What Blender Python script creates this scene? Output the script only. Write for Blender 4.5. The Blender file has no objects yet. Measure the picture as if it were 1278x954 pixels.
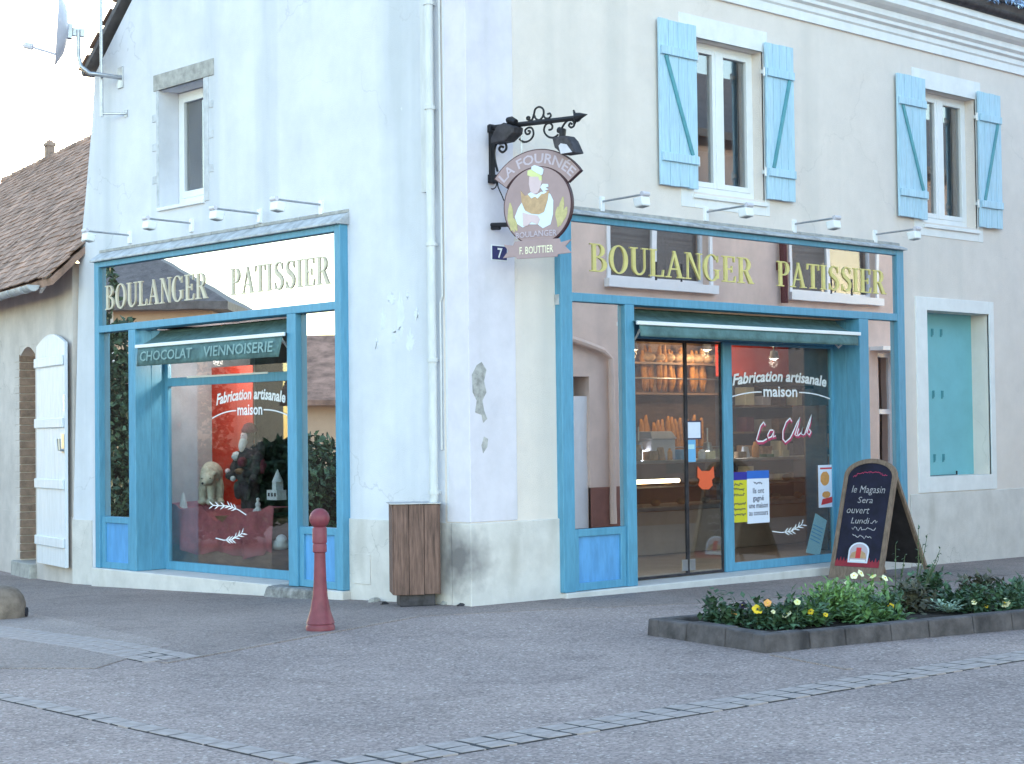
import bpy, math, random
from mathutils import Vector, Matrix
random.seed(7)
S = bpy.context.scene
COL = S.collection
rad = math.radians
# ------------------------------------------------------------------ camera
IW, IH, FPX = 1278.0, 954.0, 2161.11
YAW, PITCH, ROLL = rad(46.8387), rad(1.6925), rad(-.7084)
CAM = Vector((-10.728, -12.0207, 1.6))
_F = Vector((math.cos(YAW)*math.cos(PITCH), math.sin(YAW)*math.cos(PITCH), math.sin(PITCH)))
_R0 = Vector((math.sin(YAW), -math.cos(YAW), 0)); _U0 = _R0.cross(_F)
_R = _R0*math.cos(ROLL) + _U0*math.sin(ROLL); _U = _U0*math.cos(ROLL) - _R0*math.sin(ROLL)
cd = bpy.data.cameras.new('camera'); cd.sensor_fit = 'HORIZONTAL'; cd.sensor_width = 36
cd.lens = FPX/IW*36; cd.clip_end = 3000; cd.clip_start = .1
cam = bpy.data.objects.new('camera', cd); COL.objects.link(cam)
cam.matrix_world = Matrix(((_R.x, _U.x, -_F.x, CAM.x), (_R.y, _U.y, -_F.y, CAM.y), (_R.z, _U.z, -_F.z, CAM.z), (0, 0, 0, 1)))
S.camera = cam
# ------------------------------------------------------------------ sky, sun, exposure
SUN_EL, SUN_AZ = rad(8), rad(32)            # azimuth from +Y towards +X (the sun stands behind the building)
w = bpy.data.worlds.new('World'); S.world = w; w.use_nodes = True
nt = w.node_tree; sky = nt.nodes.new('ShaderNodeTexSky'); sky.sky_type = 'NISHITA'; sky.sun_disc = False
sky.sun_elevation = SUN_EL; sky.sun_rotation = SUN_AZ; sky.air_density = 1.0; sky.dust_density = .35; sky.ozone_density = 1.0
bg = nt.nodes['Background']; nt.links.new(sky.outputs[0], bg.inputs[0]); bg.inputs[1].default_value = .15
sd = bpy.data.lights.new('sun', 'SUN'); sd.energy = .5; sd.angle = rad(10); sd.color = (1, .84, .66)
sun = bpy.data.objects.new('sun', sd); COL.objects.link(sun)
_sv = Vector((math.sin(SUN_AZ)*math.cos(SUN_EL), math.cos(SUN_AZ)*math.cos(SUN_EL), math.sin(SUN_EL)))
sun.rotation_euler = _sv.to_track_quat('Z', 'Y').to_euler(); sun.location = (0, 0, 30)
S.view_settings.view_transform = 'Standard'; S.view_settings.look = 'None'
S.view_settings.gamma = 1; S.view_settings.use_curve_mapping = False
S.view_settings.exposure = 2.85
S.cycles.max_bounces = 8; S.cycles.transparent_max_bounces = 12
S.cycles.caustics_reflective = False; S.cycles.caustics_refractive = False; S.cycles.sample_clamp_indirect = 6

# ------------------------------------------------------------------ pixel -> place helpers (a pixel gives a direction, a plane the distance)
def ray(px, py): return _F + _R*((px-IW/2)/FPX) - _U*((py-IH/2)/FPX)
def pR(px, py, n=0):                        # on the front facade plane y=-n -> (u=x, v=z)
    d = ray(px, py); t = (-n-CAM.y)/d.y; p = CAM+d*t; return (p.x, p.z)
def pL(px, py, n=0):                        # on the gable facade plane x=-n -> (u=-y, v=z)
    d = ray(px, py); t = (-n-CAM.x)/d.x; p = CAM+d*t; return (-p.y, p.z)
def sp(a): return max(0.0, min(a, 14.0))
def gz(x, y): return -.0105*sp(x) - .027*min(sp(y), 8.6)
def pG(px, py):
    d = ray(px, py); z = 0
    for _ in range(8):
        p = CAM+d*((z-CAM.z)/d.z); z = gz(p.x, p.y)
    return Vector((p.x, p.y, z))
X, Y, Z = Vector((1, 0, 0)), Vector((0, 1, 0)), Vector((0, 0, 1))
O3 = Vector((0, 0, 0))
WF = (O3, X, Y, Z)
FR = (O3, X, Z, -Y)
FL = (O3, -Y, Z, -X)
AD = Vector((.2045, .979, 0)).normalized(); AN = Vector((-AD.y, AD.x, 0)); A0 = Vector((0, 7.38, 0))
FA = (A0, -AD, Z, AN)                       # annex wall: u = -(distance along the wall)
def pA(px, py, n=0):
    d = ray(px, py); o = A0+AN*n; t = (o-CAM).dot(AN)/d.dot(AN); p = CAM+d*t; return (-(p-A0).dot(AD), p.z)

# ------------------------------------------------------------------ mesh builder
ORG = {}
class MB:
    def __init__(s, fr=WF): s.v = []; s.f = []; s.fr = fr
    def P(s, p): O, U, V, N = s.fr; return O+U*p[0]+V*p[1]+N*p[2]
    def add(s, vs, fs):
        b = len(s.v); s.v += [s.P(p) for p in vs]; s.f += [tuple(b+i for i in f) for f in fs]; return s
    def box(s, u0, u1, v0, v1, n0, n1):
        if u0 > u1: u0, u1 = u1, u0
        if v0 > v1: v0, v1 = v1, v0
        if n0 > n1: n0, n1 = n1, n0
        return s.add([(u0,v0,n0),(u1,v0,n0),(u1,v1,n0),(u0,v1,n0),(u0,v0,n1),(u1,v0,n1),(u1,v1,n1),(u0,v1,n1)],
                     [(0,3,2,1),(4,5,6,7),(0,1,5,4),(1,2,6,5),(2,3,7,6),(3,0,4,7)])
    def prism(s, poly, n0, n1):
        a = sum(poly[i][0]*poly[(i+1) % len(poly)][1]-poly[(i+1) % len(poly)][0]*poly[i][1] for i in range(len(poly)))
        if a < 0: poly = poly[::-1]
        if n0 > n1: n0, n1 = n1, n0
        k = len(poly)
        vs = [(p[0], p[1], n0) for p in poly]+[(p[0], p[1], n1) for p in poly]
        fs = [tuple(range(k-1, -1, -1)), tuple(range(k, 2*k))]+[(i, (i+1) % k, k+(i+1) % k, k+i) for i in range(k)]
        return s.add(vs, fs)
    def hexa(s, p8): return s.add(p8, [(0,3,2,1),(4,5,6,7),(0,1,5,4),(1,2,6,5),(2,3,7,6),(3,0,4,7)])
    def tube(s, pts, r, n=8, caps=True):
        pts = [Vector(p) for p in pts]; m = len(pts); rs = r if isinstance(r, (list, tuple)) else [r]*m
        t0 = (pts[1]-pts[0]).normalized(); a = Vector((0, 0, 1)) if abs(t0.z) < .9 else Vector((1, 0, 0))
        nx = t0.cross(a).normalized(); vs = []
        for i in range(m):
            t = (pts[min(i+1, m-1)]-pts[max(i-1, 0)]).normalized()
            nx = (nx-t*nx.dot(t)).normalized(); ny = t.cross(nx)
            for k in range(n):
                c = 2*math.pi*k/n; vs.append(pts[i]+(nx*math.cos(c)+ny*math.sin(c))*rs[i])
        fs = [(i*n+k, i*n+(k+1) % n, (i+1)*n+(k+1) % n, (i+1)*n+k) for i in range(m-1) for k in range(n)]
        if caps: fs += [tuple(range(n-1, -1, -1)), tuple(range((m-1)*n, m*n))]
        return s.add(vs, fs)
    def lathe(s, prof, n=24, c=(0, 0, 0)):
        vs = []; m = len(prof)
        for r, z in prof:
            for k in range(n):
                a = 2*math.pi*k/n; vs.append((c[0]+r*math.cos(a), c[1]+r*math.sin(a), c[2]+z))
        fs = [(i*n+k, i*n+(k+1) % n, (i+1)*n+(k+1) % n, (i+1)*n+k) for i in range(m-1) for k in range(n)]
        fs += [tuple(range(n-1, -1, -1)), tuple(range((m-1)*n, m*n))]
        return s.add(vs, fs)
    def ball(s, c, r, n=12, m=8):
        r = r if isinstance(r, (tuple, list)) else (r, r, r); vs = []
        for i in range(1, m):
            t = math.pi*i/m
            for k in range(n):
                a = 2*math.pi*k/n; vs.append((c[0]+r[0]*math.sin(t)*math.cos(a), c[1]+r[1]*math.sin(t)*math.sin(a), c[2]-r[2]*math.cos(t)))
        b = len(vs); vs += [(c[0], c[1], c[2]-r[2]), (c[0], c[1], c[2]+r[2])]
        fs = [(i*n+k, i*n+(k+1) % n, (i+1)*n+(k+1) % n, (i+1)*n+k) for i in range(m-2) for k in range(n)]
        fs += [(b, (k+1) % n, k) for k in range(n)]+[(b+1, (m-2)*n+k, (m-2)*n+(k+1) % n) for k in range(n)]
        return s.add(vs, fs)
    def stroke(s, pts, wd, n0, n1):             # flat ribbon along (u,v) points
        m = len(pts); ws = wd if isinstance(wd, (list, tuple)) else [wd]*m; vs = []
        for i in range(m):
            a, b = pts[max(i-1, 0)], pts[min(i+1, m-1)]; dx, dy = b[0]-a[0], b[1]-a[1]; l = math.hypot(dx, dy) or 1
            ox, oy = -dy/l*ws[i]/2, dx/l*ws[i]/2
            for n in (n0, n1): vs += [(pts[i][0]+ox, pts[i][1]+oy, n), (pts[i][0]-ox, pts[i][1]-oy, n)]
        fs = []
        for i in range(m-1):
            a, b = 4*i, 4*i+4
            fs += [(a+2, a+3, b+3, b+2), (a, b, b+1, a+1), (a, a+2, b+2, b), (a+1, b+1, b+3, a+3)]
        fs += [(0, 1, 3, 2), (4*m-4, 4*m-2, 4*m-1, 4*m-3)]
        return s.add(vs, fs)
    def text(s, txt, u, v, n0, size, width=None, shear=0, bold=0, depth=.002, align='CENTER', warp=None, sx=1):
        cu = bpy.data.curves.new('t', 'FONT'); cu.body = txt; cu.size = size; cu.align_x = align; cu.shear = shear; cu.offset = bold*size; cu.resolution_u = 2
        o = bpy.data.objects.new('t', cu); COL.objects.link(o); dg = bpy.context.evaluated_depsgraph_get()
        me = bpy.data.meshes.new_from_object(o.evaluated_get(dg)); vs = [tuple(q.co) for q in me.vertices]; fs = [tuple(q.vertices) for q in me.polygons]
        bpy.data.objects.remove(o); bpy.data.curves.remove(cu); bpy.data.meshes.remove(me)
        if not vs: return s
        k = sx
        if width: k = width/((max(q[0] for q in vs)-min(q[0] for q in vs)) or 1)
        out = []
        for q in vs:
            a, b = q[0]*k, q[1]
            if warp: a, b = warp(a, b)
            out.append((u+a, v+b, n0+depth))
        return s.add(out, fs)
    def build(s, name, mat, parent=None, smooth=False, bevel=0, kind=None):
        org = ORG.get(parent.name, O3) if parent else O3
        me = bpy.data.meshes.new(name); me.from_pydata([tuple(q-org) for q in s.v], [], s.f); me.update()
        o = bpy.data.objects.new(name, me); COL.objects.link(o)
        if mat: me.materials.append(mat)
        if smooth:
            me.polygons.foreach_set('use_smooth', [True]*len(me.polygons)); me.set_sharp_from_angle(angle=rad(40))
        if bevel:
            b = o.modifiers.new('b', 'BEVEL'); b.width = bevel; b.segments = 2; b.limit_method = 'ANGLE'; b.angle_limit = rad(40)
        if parent: o.parent = parent
        ORG[o.name] = org
        if kind: o['kind'] = kind
        return o
def thing(name, loc, label, cat, group=None, rz=0):
    o = bpy.data.objects.new(name, None); o.empty_display_size = .1; COL.objects.link(o); o.location = loc; o.rotation_euler.z = rz
    o['label'] = label; o['category'] = cat
    if group: o['group'] = group
    ORG[o.name] = Vector(loc) if not rz else O3
    return o
def tag(o, label, cat, group=None):
    o['label'] = label; o['category'] = cat
    if group: o['group'] = group
    return o
def rebase(o, loc):
    """move a one-mesh thing's origin to its base"""
    loc = Vector(loc); o.data.transform(Matrix.Translation(-loc)); o.location = loc; ORG[o.name] = loc; return o
def copy_tree(o, parent=None):
    c = o.copy(); COL.objects.link(c); c.parent = parent; ORG[c.name] = ORG.get(o.name, O3)
    for ch in list(o.children): copy_tree(ch, c)
    return c
def struct(o): o['kind'] = 'structure'; return o

# ------------------------------------------------------------------ materials
def mat(name, col, rough=.7, metal=0, var=.12, scale=6, bump=0, bscale=60, streak=None, spec=.4, isl=0, stretch=None, col2=None, crack=None, chip=None, dirt=None):
    m = bpy.data.materials.new(name); m.use_nodes = True; t = m.node_tree; N = t.nodes; L = t.links
    b = N['Principled BSDF']; b.inputs['Roughness'].default_value = rough; b.inputs['Metallic'].default_value = metal
    b.inputs['Specular IOR Level'].default_value = spec
    tc = N.new('ShaderNodeTexCoord'); mp = N.new('ShaderNodeMapping'); L.new(tc.outputs['Object'], mp.inputs[0])
    if stretch: mp.inputs['Scale'].default_value = stretch
    nz = N.new('ShaderNodeTexNoise'); nz.inputs['Scale'].default_value = scale; nz.inputs['Detail'].default_value = 6; nz.inputs['Roughness'].default_value = .65
    L.new(mp.outputs[0], nz.inputs[0])
    cr = N.new('ShaderNodeValToRGB'); L.new(nz.outputs[0], cr.inputs[0])
    c2 = col2 or tuple(c*(1-2.2*var) for c in col); c1 = tuple(min(1, c*(1+var)) for c in col)
    cr.color_ramp.elements[0].position = .28; cr.color_ramp.elements[0].color = (*c2, 1)
    cr.color_ramp.elements[1].position = .66; cr.color_ramp.elements[1].color = (*c1, 1)
    out = cr.outputs[0]
    if streak:
        sc, thr, scol, fac = streak
        m2 = N.new('ShaderNodeMapping'); m2.inputs['Scale'].default_value = sc; L.new(tc.outputs['Object'], m2.inputs[0])
        n2 = N.new('ShaderNodeTexNoise'); n2.inputs['Scale'].default_value = 1; n2.inputs['Detail'].default_value = 5; L.new(m2.outputs[0], n2.inputs[0])
        r2 = N.new('ShaderNodeValToRGB'); r2.color_ramp.elements[0].position = thr; r2.color_ramp.elements[1].position = thr+.2
        r2.color_ramp.elements[1].color = (fac, fac, fac, 1); r2.color_ramp.elements[0].color = (0, 0, 0, 1); L.new(n2.outputs[0], r2.inputs[0])
        mx = N.new('ShaderNodeMixRGB'); L.new(r2.outputs[0], mx.inputs[0]); L.new(out, mx.inputs[1]); mx.inputs[2].default_value = (*scol, 1); out = mx.outputs[0]
    if crack:
        vo = N.new('ShaderNodeTexVoronoi'); vo.feature = 'DISTANCE_TO_EDGE'; vo.inputs['Scale'].default_value = crack[0]
        nw = N.new('ShaderNodeTexNoise'); nw.inputs['Scale'].default_value = 3; nw.inputs['Detail'].default_value = 6; L.new(tc.outputs['Object'], nw.inputs[0])
        aw = N.new('ShaderNodeMixRGB'); aw.blend_type = 'ADD'; aw.inputs[0].default_value = .6; L.new(tc.outputs['Object'], aw.inputs[1]); L.new(nw.outputs['Color'], aw.inputs[2]); L.new(aw.outputs[0], vo.inputs[0])
        rc = N.new('ShaderNodeMapRange'); L.new(vo.outputs['Distance'], rc.inputs[0]); rc.inputs[1].default_value = .001; rc.inputs[2].default_value = .006; rc.inputs[3].default_value = crack[1]; rc.inputs[4].default_value = 0
        nm = N.new('ShaderNodeTexNoise'); nm.inputs['Scale'].default_value = .7; L.new(tc.outputs['Object'], nm.inputs[0])
        rm = N.new('ShaderNodeMapRange'); L.new(nm.outputs[0], rm.inputs[0]); rm.inputs[1].default_value = .48; rm.inputs[2].default_value = .6
        mu = N.new('ShaderNodeMath'); mu.operation = 'MULTIPLY'; L.new(rc.outputs[0], mu.inputs[0]); L.new(rm.outputs[0], mu.inputs[1])
        mc = N.new('ShaderNodeMixRGB'); L.new(mu.outputs[0], mc.inputs[0]); L.new(out, mc.inputs[1]); mc.inputs[2].default_value = (*[c*.45 for c in col], 1); out = mc.outputs[0]
    if chip:
        nc = N.new('ShaderNodeTexNoise'); nc.inputs['Scale'].default_value = chip[0]; nc.inputs['Detail'].default_value = 7; nc.inputs['Roughness'].default_value = .7; L.new(tc.outputs['Object'], nc.inputs[0])
        rc = N.new('ShaderNodeMapRange'); L.new(nc.outputs[0], rc.inputs[0]); rc.inputs[1].default_value = chip[1]; rc.inputs[2].default_value = chip[1]+.03; rc.inputs[4].default_value = chip[3]
        mc = N.new('ShaderNodeMixRGB'); L.new(rc.outputs[0], mc.inputs[0]); L.new(out, mc.inputs[1]); mc.inputs[2].default_value = (*chip[2], 1); out = mc.outputs[0]
    if isl:
        ge = N.new('ShaderNodeNewGeometry'); hs = N.new('ShaderNodeHueSaturation')
        ma = N.new('ShaderNodeMapRange'); ma.inputs[3].default_value = 1-isl; ma.inputs[4].default_value = 1+isl
        L.new(ge.outputs['Random Per Island'], ma.inputs[0]); L.new(ma.outputs[0], hs.inputs['Value']); L.new(out, hs.inputs['Color']); out = hs.outputs[0]
    L.new(out, b.inputs['Base Color'])
    if bump:
        n3 = N.new('ShaderNodeTexNoise'); n3.inputs['Scale'].default_value = bscale; n3.inputs['Detail'].default_value = 4; L.new(mp.outputs[0], n3.inputs[0])
        bp = N.new('ShaderNodeBump'); bp.inputs['Strength'].default_value = bump; bp.inputs['Distance'].default_value = .01
        L.new(n3.outputs[0], bp.inputs['Height']); L.new(bp.outputs[0], b.inputs['Normal'])
    return m
def glass(name, tint, base, edge, rough=.0):
    """clear pane: transparent, with a mirror share that grows towards grazing angles"""
    m = bpy.data.materials.new(name); m.use_nodes = True; t = m.node_tree; N = t.nodes; L = t.links; N.remove(N['Principled BSDF'])
    tr = N.new('ShaderNodeBsdfTransparent'); tr.inputs[0].default_value = (*tint, 1)
    gl = N.new('ShaderNodeBsdfGlossy'); gl.inputs['Roughness'].default_value = rough; gl.inputs[0].default_value = (1, 1, 1, 1)
    lw = N.new('ShaderNodeLayerWeight'); lw.inputs[0].default_value = .5
    pw = N.new('ShaderNodeMath'); pw.operation = 'POWER'; pw.inputs[1].default_value = 4; L.new(lw.outputs['Facing'], pw.inputs[0])
    ma = N.new('ShaderNodeMath'); ma.operation = 'MULTIPLY_ADD'; ma.inputs[1].default_value = edge; ma.inputs[2].default_value = base; L.new(pw.outputs[0], ma.inputs[0])
    mx = N.new('ShaderNodeMixShader'); L.new(ma.outputs[0], mx.inputs[0]); L.new(tr.outputs[0], mx.inputs[1]); L.new(gl.outputs[0], mx.inputs[2])
    L.new(mx.outputs[0], N['Material Output'].inputs[0]); return m
def mirror_glass(name, back, refl, fac):
    m = bpy.data.materials.new(name); m.use_nodes = True; t = m.node_tree; N = t.nodes; L = t.links; N.remove(N['Principled BSDF'])
    df = N.new('ShaderNodeBsdfDiffuse'); df.inputs[0].default_value = (*back, 1)
    gl = N.new('ShaderNodeBsdfGlossy'); gl.inputs['Roughness'].default_value = .004; gl.inputs[0].default_value = (*refl, 1)
    tc = N.new('ShaderNodeTexCoord'); nz = N.new('ShaderNodeTexNoise'); nz.inputs['Scale'].default_value = .9; L.new(tc.outputs['Object'], nz.inputs[0])
    bp = N.new('ShaderNodeBump'); bp.inputs['Strength'].default_value = .03; bp.inputs['Distance'].default_value = .02; L.new(nz.outputs[0], bp.inputs['Height']); L.new(bp.outputs[0], gl.inputs['Normal'])
    mx = N.new('ShaderNodeMixShader'); mx.inputs[0].default_value = fac; L.new(df.outputs[0], mx.inputs[1]); L.new(gl.outputs[0], mx.inputs[2])
    L.new(mx.outputs[0], N['Material Output'].inputs[0]); return m
def emit(name, col, st):
    m = bpy.data.materials.new(name); m.use_nodes = True; b = m.node_tree.nodes['Principled BSDF']
    b.inputs['Base Color'].default_value = (*col, 1); b.inputs['Emission Color'].default_value = (*col, 1); b.inputs['Emission Strength'].default_value = st; return m
M = {}
M['gable'] = mat('gable_render', (.69, .695, .765), .85, var=.05, scale=1.6, bump=.4, bscale=110, streak=((1.5, 1.5, .13), .50, (.45, .48, .52), .6), crack=(.55, .28), chip=(2.6, .66, (.70, .72, .78), .8))
M['front'] = mat('front_render', (.77, .69, .65), .9, var=.03, scale=3, bump=.7, bscale=120, streak=((1.6, 1.6, .10), .56, (.56, .53, .51), .5), crack=(.45, .16))
M['quoin'] = mat('quoin_paint', (.69, .65, .73), .85, var=.05, scale=2.5, bump=.2, bscale=80, streak=((2.5, 2.5, .4), .55, (.50, .49, .51), .5))
M['plinth'] = mat('plinth_render', (.66, .625, .61), .9, var=.07, scale=3, bump=.5, bscale=70, streak=((3, 3, .7), .56, (.42, .39, .36), .5), crack=(1.2, .5))
M['white'] = mat('white_paint', (.78, .78, .80), .6, var=.04, scale=4, bump=.1)
M['flake'] = mat('flaked_white_paint', (.70, .725, .79), .85, var=.05, scale=6)
M['pvc'] = mat('white_plastic', (.82, .83, .86), .35, var=.02)
M['leafwhite'] = mat('door_white_paint', (.66, .70, .78), .5, var=.05, scale=4, bump=.15, stretch=(4, 4, .6), streak=((3, 3, .6), .58, (.52, .54, .60), .4))
M['bare'] = mat('bare_mortar', (.44, .425, .42), .95, var=.2, scale=14, bump=.5, bscale=60)
M['blue'] = mat('shop_blue_paint', (.11, .32, .485), .42, var=.08, scale=5, bump=.15, bscale=30, stretch=(5, 5, .8), streak=((4, 4, .6), .55, (.07, .25, .38), .55), chip=(30, .70, (.36, .48, .55), .8))
M['blue2'] = mat('panel_blue_paint', (.12, .34, .66), .42, var=.09, scale=4, bump=.15, bscale=25, stretch=(4, 4, .8), streak=((3, 3, .8), .56, (.08, .26, .56), .5), chip=(26, .71, (.34, .46, .62), .7))
M['teal'] = mat('awning_fabric', (.10, .185, .195), .85, var=.18, scale=9, bump=.3, bscale=200)
M['tealtext'] = mat('awning_print', (.24, .37, .38), .85, var=.1)
M['shutter'] = mat('shutter_blue_paint', (.44, .645, .80), .55, var=.10, scale=8, bump=.3, bscale=40, stretch=(6, 6, .5), streak=((3, 3, .5), .55, (.30, .53, .66), .5), chip=(22, .69, (.55, .66, .70), .8))
M['turq'] = mat('turquoise_paint', (.20, .50, .57), .6, var=.04, scale=3)
M['hinge'] = mat('hinge_iron', (.10, .32, .38), .6, var=.1)
M['stonegrey'] = mat('grey_limestone', (.40, .39, .38), .9, var=.16, scale=9, bump=.5, bscale=45)
M['jambgrey'] = mat('painted_stone', (.54, .555, .60), .9, var=.12, scale=8, bump=.4, bscale=45)
M['zinc'] = mat('weathered_zinc', (.46, .48, .52), .6, .2, var=.22, scale=7, bump=.1, streak=((2, 2, 6), .5, (.55, .56, .58), .6))
M['iron'] = mat('black_wrought_iron', (.018, .018, .024), .5, .3, var=.2)
M['sign'] = mat('sign_mauve_board', (.36, .255, .27), .5, var=.05, scale=5)
M['signdark'] = mat('sign_edge_maroon', (.06, .02, .03), .5, var=.1)
M['signtext'] = mat('sign_letter_mauve', (.52, .44, .52), .5, var=.05)
M['cream'] = mat('cream_paint', (.80, .76, .58), .5, var=.03)
M['gold'] = mat('gold_leaf_letter', (.70, .61, .24), .45, .1, var=.06, scale=8)
M['palegold'] = mat('pale_gold_letter', (.62, .55, .44), .45, .1, var=.06, scale=8)
M['skin'] = mat('figure_skin_paint', (.62, .48, .52), .5, var=.03)
M['hair'] = mat('figure_hair_paint', (.62, .66, .32), .5, var=.05)
M['fwhite'] = mat('figure_white_paint', (.66, .74, .86), .5, var=.03)
M['bread'] = mat('painted_bread', (.50, .33, .20), .5, var=.1, scale=20)
M['wheat'] = mat('painted_wheat', (.50, .44, .22), .5, var=.12, scale=20)
M['plate'] = mat('enamel_navy', (.03, .035, .14), .25, var=.03)
M['mirrorR'] = mirror_glass('bronze_sign_glass', (.12, .085, .08), (.96, .91, .89), .88)
M['glass'] = glass('window_glass', (.90, .92, .92), .10, .6)
M['glassdark'] = glass('upper_window_glass', (.55, .55, .58), .25, .5)
M['glassplain'] = glass('plain_glass', (.9, .9, .9), .04, .3)
M['room'] = mat('shop_room_paint', (.30, .27, .265), .8, var=.15, scale=2)
M['roomL'] = mat('display_room_paint', (.50, .52, .58), .8, var=.12, scale=2)
M['dark'] = mat('dark_interior', (.03, .025, .03), .8, var=.2)
M['wood'] = mat('bin_timber', (.19, .112, .092), .8, var=.28, scale=5, bump=.3, bscale=40, stretch=(8, 8, .7), isl=.12)
M['woodframe'] = mat('board_timber', (.23, .165, .13), .7, var=.2, scale=6, bump=.2, stretch=(6, 6, 1))
M['rust'] = mat('rusty_dark_steel', (.05, .045, .055), .6, .3, var=.3, scale=12)
M['bollard'] = mat('oxide_red_paint', (.20, .042, .06), .5, var=.14, scale=7, bump=.2, bscale=50, streak=((5, 5, 1.2), .58, (.34, .13, .14), .7), chip=(28, .66, (.10, .035, .04), .8))
M['slate'] = mat('blackboard_slate', (.012, .012, .035), .6, var=.3, scale=5)
M['chalk'] = mat('chalk', (.50, .48, .52), .9, var=.35, scale=60)
M['chalkred'] = mat('print_red', (.30, .03, .05), .6, var=.15)
M['stone'] = mat('kerb_stone', (.095, .083, .088), .9, var=.25, scale=7, bump=.6, bscale=35, streak=((4, 4, 2), .54, (.022, .02, .024), .9))
M['paver'] = mat('granite_sett', (.35, .295, .285), .8, var=.14, scale=12, bump=.5, bscale=60, isl=.1)
M['joint'] = mat('joint_sand', (.05, .048, .055), .95, var=.25, scale=20)
M['soil'] = mat('planter_soil', (.030, .022, .018), 1, var=.4, scale=25, bump=.9, bscale=40)
M['steel'] = mat('galvanised_steel', (.42, .43, .47), .4, .7, var=.12, scale=10)
M['dish'] = mat('dish_grey_paint', (.62, .60, .68), .5, var=.08, scale=4)
M['pipe'] = mat('beige_pipe', (.62, .63, .65), .6, var=.08, scale=5, stretch=(2, 2, .5))
M['tile'] = mat('old_clay_tile', (.33, .205, .16), .9, var=.28, scale=3, bump=.4, bscale=50, isl=.26)
M['slateroof'] = mat('slate_roof', (.13, .12, .125), .6, var=.2, scale=5, isl=.2)
M['annex'] = mat('annex_render', (.62, .56, .535), .95, var=.10, scale=1.8, bump=.4, bscale=60, streak=((1.2, 1.2, .35), .52, (.46, .43, .43), .6), crack=(.7, .5))
M['brick'] = mat('old_brick', (.30, .22, .18), .9, var=.2, scale=9, bump=.4, isl=.2)
M['concrete'] = mat('brown_concrete', (.20, .155, .13), .9, var=.2, scale=9, bump=.5, bscale=80)
M['concrete2'] = mat('rough_grey_stone', (.26, .25, .25), .95, var=.3, scale=12, bump=.9, bscale=30)
M['rubber'] = mat('black_rubber', (.02, .018, .026), .6, var=.2)
M['leaf'] = mat('leaf_green', (.09, .18, .065), .6, var=.3, scale=9, isl=.45)
M['leafL'] = mat('leaf_fresh_green', (.15, .27, .09), .6, var=.25, scale=9, isl=.4)
M['leafD'] = mat('leaf_dark_green', (.055, .11, .06), .55, var=.3, scale=9, isl=.45)
M['leafS'] = mat('leaf_silver_green', (.26, .36, .28), .7, var=.15, scale=9, isl=.25)
M['leafP'] = mat('leaf_purple_brown', (.085, .085, .06), .6, var=.3, scale=9, isl=.4)
M['stem'] = mat('stem_green', (.08, .11, .05), .7, var=.2)
M['bark'] = mat('bark', (.09, .07, .06), .9, var=.3, scale=8, bump=.5)
for k, c in dict(py=(.75, .52, .03), po=(.72, .33, .10), pw=(.80, .78, .52), pv=(.03, .02, .05)).items(): M[k] = mat('petal_'+k, c, .6, var=.08, scale=30)
for k, c in dict(yellow=(.62, .56, .03), paper=(.72, .76, .90), pblue=(.03, .14, .55), pnavy=(.03, .03, .30), sky2=(.16, .42, .72), orange=(.75, .12, .045), ink=(.04, .04, .09), pred=(.62, .05, .06), vinyl=(.82, .83, .88), clubred=(.48, .05, .13), cyanp=(.45, .70, .80)).items():
    M[k] = mat('print_'+k, c, .6, var=.03, scale=8)
M['redcloth'] = mat('dusty_red_cloth', (.40, .115, .135), .9, var=.15, scale=5, bump=.3, bscale=120)
M['redback'] = mat('red_backdrop', (.55, .045, .025), .85, var=.1, scale=3)
M['bear'] = mat('cream_plush', (.60, .56, .47), .95, var=.15, scale=14, bump=.8, bscale=120)
M['coat'] = mat('dark_coat', (.055, .04, .05), .9, var=.3, scale=12)
M['fur'] = mat('white_fur', (.62, .64, .68), .95, var=.1, scale=14, bump=.6, bscale=90)
M['plum'] = mat('plum_cloth', (.13, .02, .04), .9, var=.2)
M['oak'] = mat('counter_wood', (.20, .115, .07), .6, var=.18, scale=4, stretch=(1, 1, 4))
M['crust'] = mat('bread_crust', (.46, .20, .045), .7, var=.22, scale=14, bump=.5, isl=.25)
M['loaf'] = mat('floured_loaf', (.45, .29, .17), .8, var=.3, scale=12, isl=.25)
M['chrome'] = mat('brushed_steel', (.45, .46, .48), .3, .8, var=.1)
M['counter'] = mat('counter_panel', (.42, .31, .25), .5, var=.08, scale=3)
M['floorin'] = mat('shop_floor_tile', (.36, .29, .25), .5, var=.1, scale=3)
M['pinkwall'] = mat('pink_render', (.74, .575, .50), .9, var=.06, scale=2, bump=.3, streak=((1.5, 1.5, .12), .52, (.56, .43, .39), .5))
M['brickred'] = mat('brick_red_plinth', (.24, .10, .08), .85, var=.1, scale=3)
M['peach'] = mat('peach_render', (.60, .44, .32), .9, var=.05, scale=2)
M['maroon'] = mat('maroon_pipe', (.10, .012, .018), .5, var=.1)
M['curtain'] = mat('net_curtain', (.22, .205, .20), .9, var=.15, scale=20)
M['lampglow'] = emit('warm_lamp', (1, .70, .35), 4)
M['coolglow'] = emit('cool_lamp', (1, .97, .92), 5)
M['tubeglow'] = emit('warm_case_tube', (1, .74, .42), 2.2)
M['tinsel'] = mat('silver_tinsel', (.45, .60, .85), .2, .8, var=.2, isl=.5)

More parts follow.
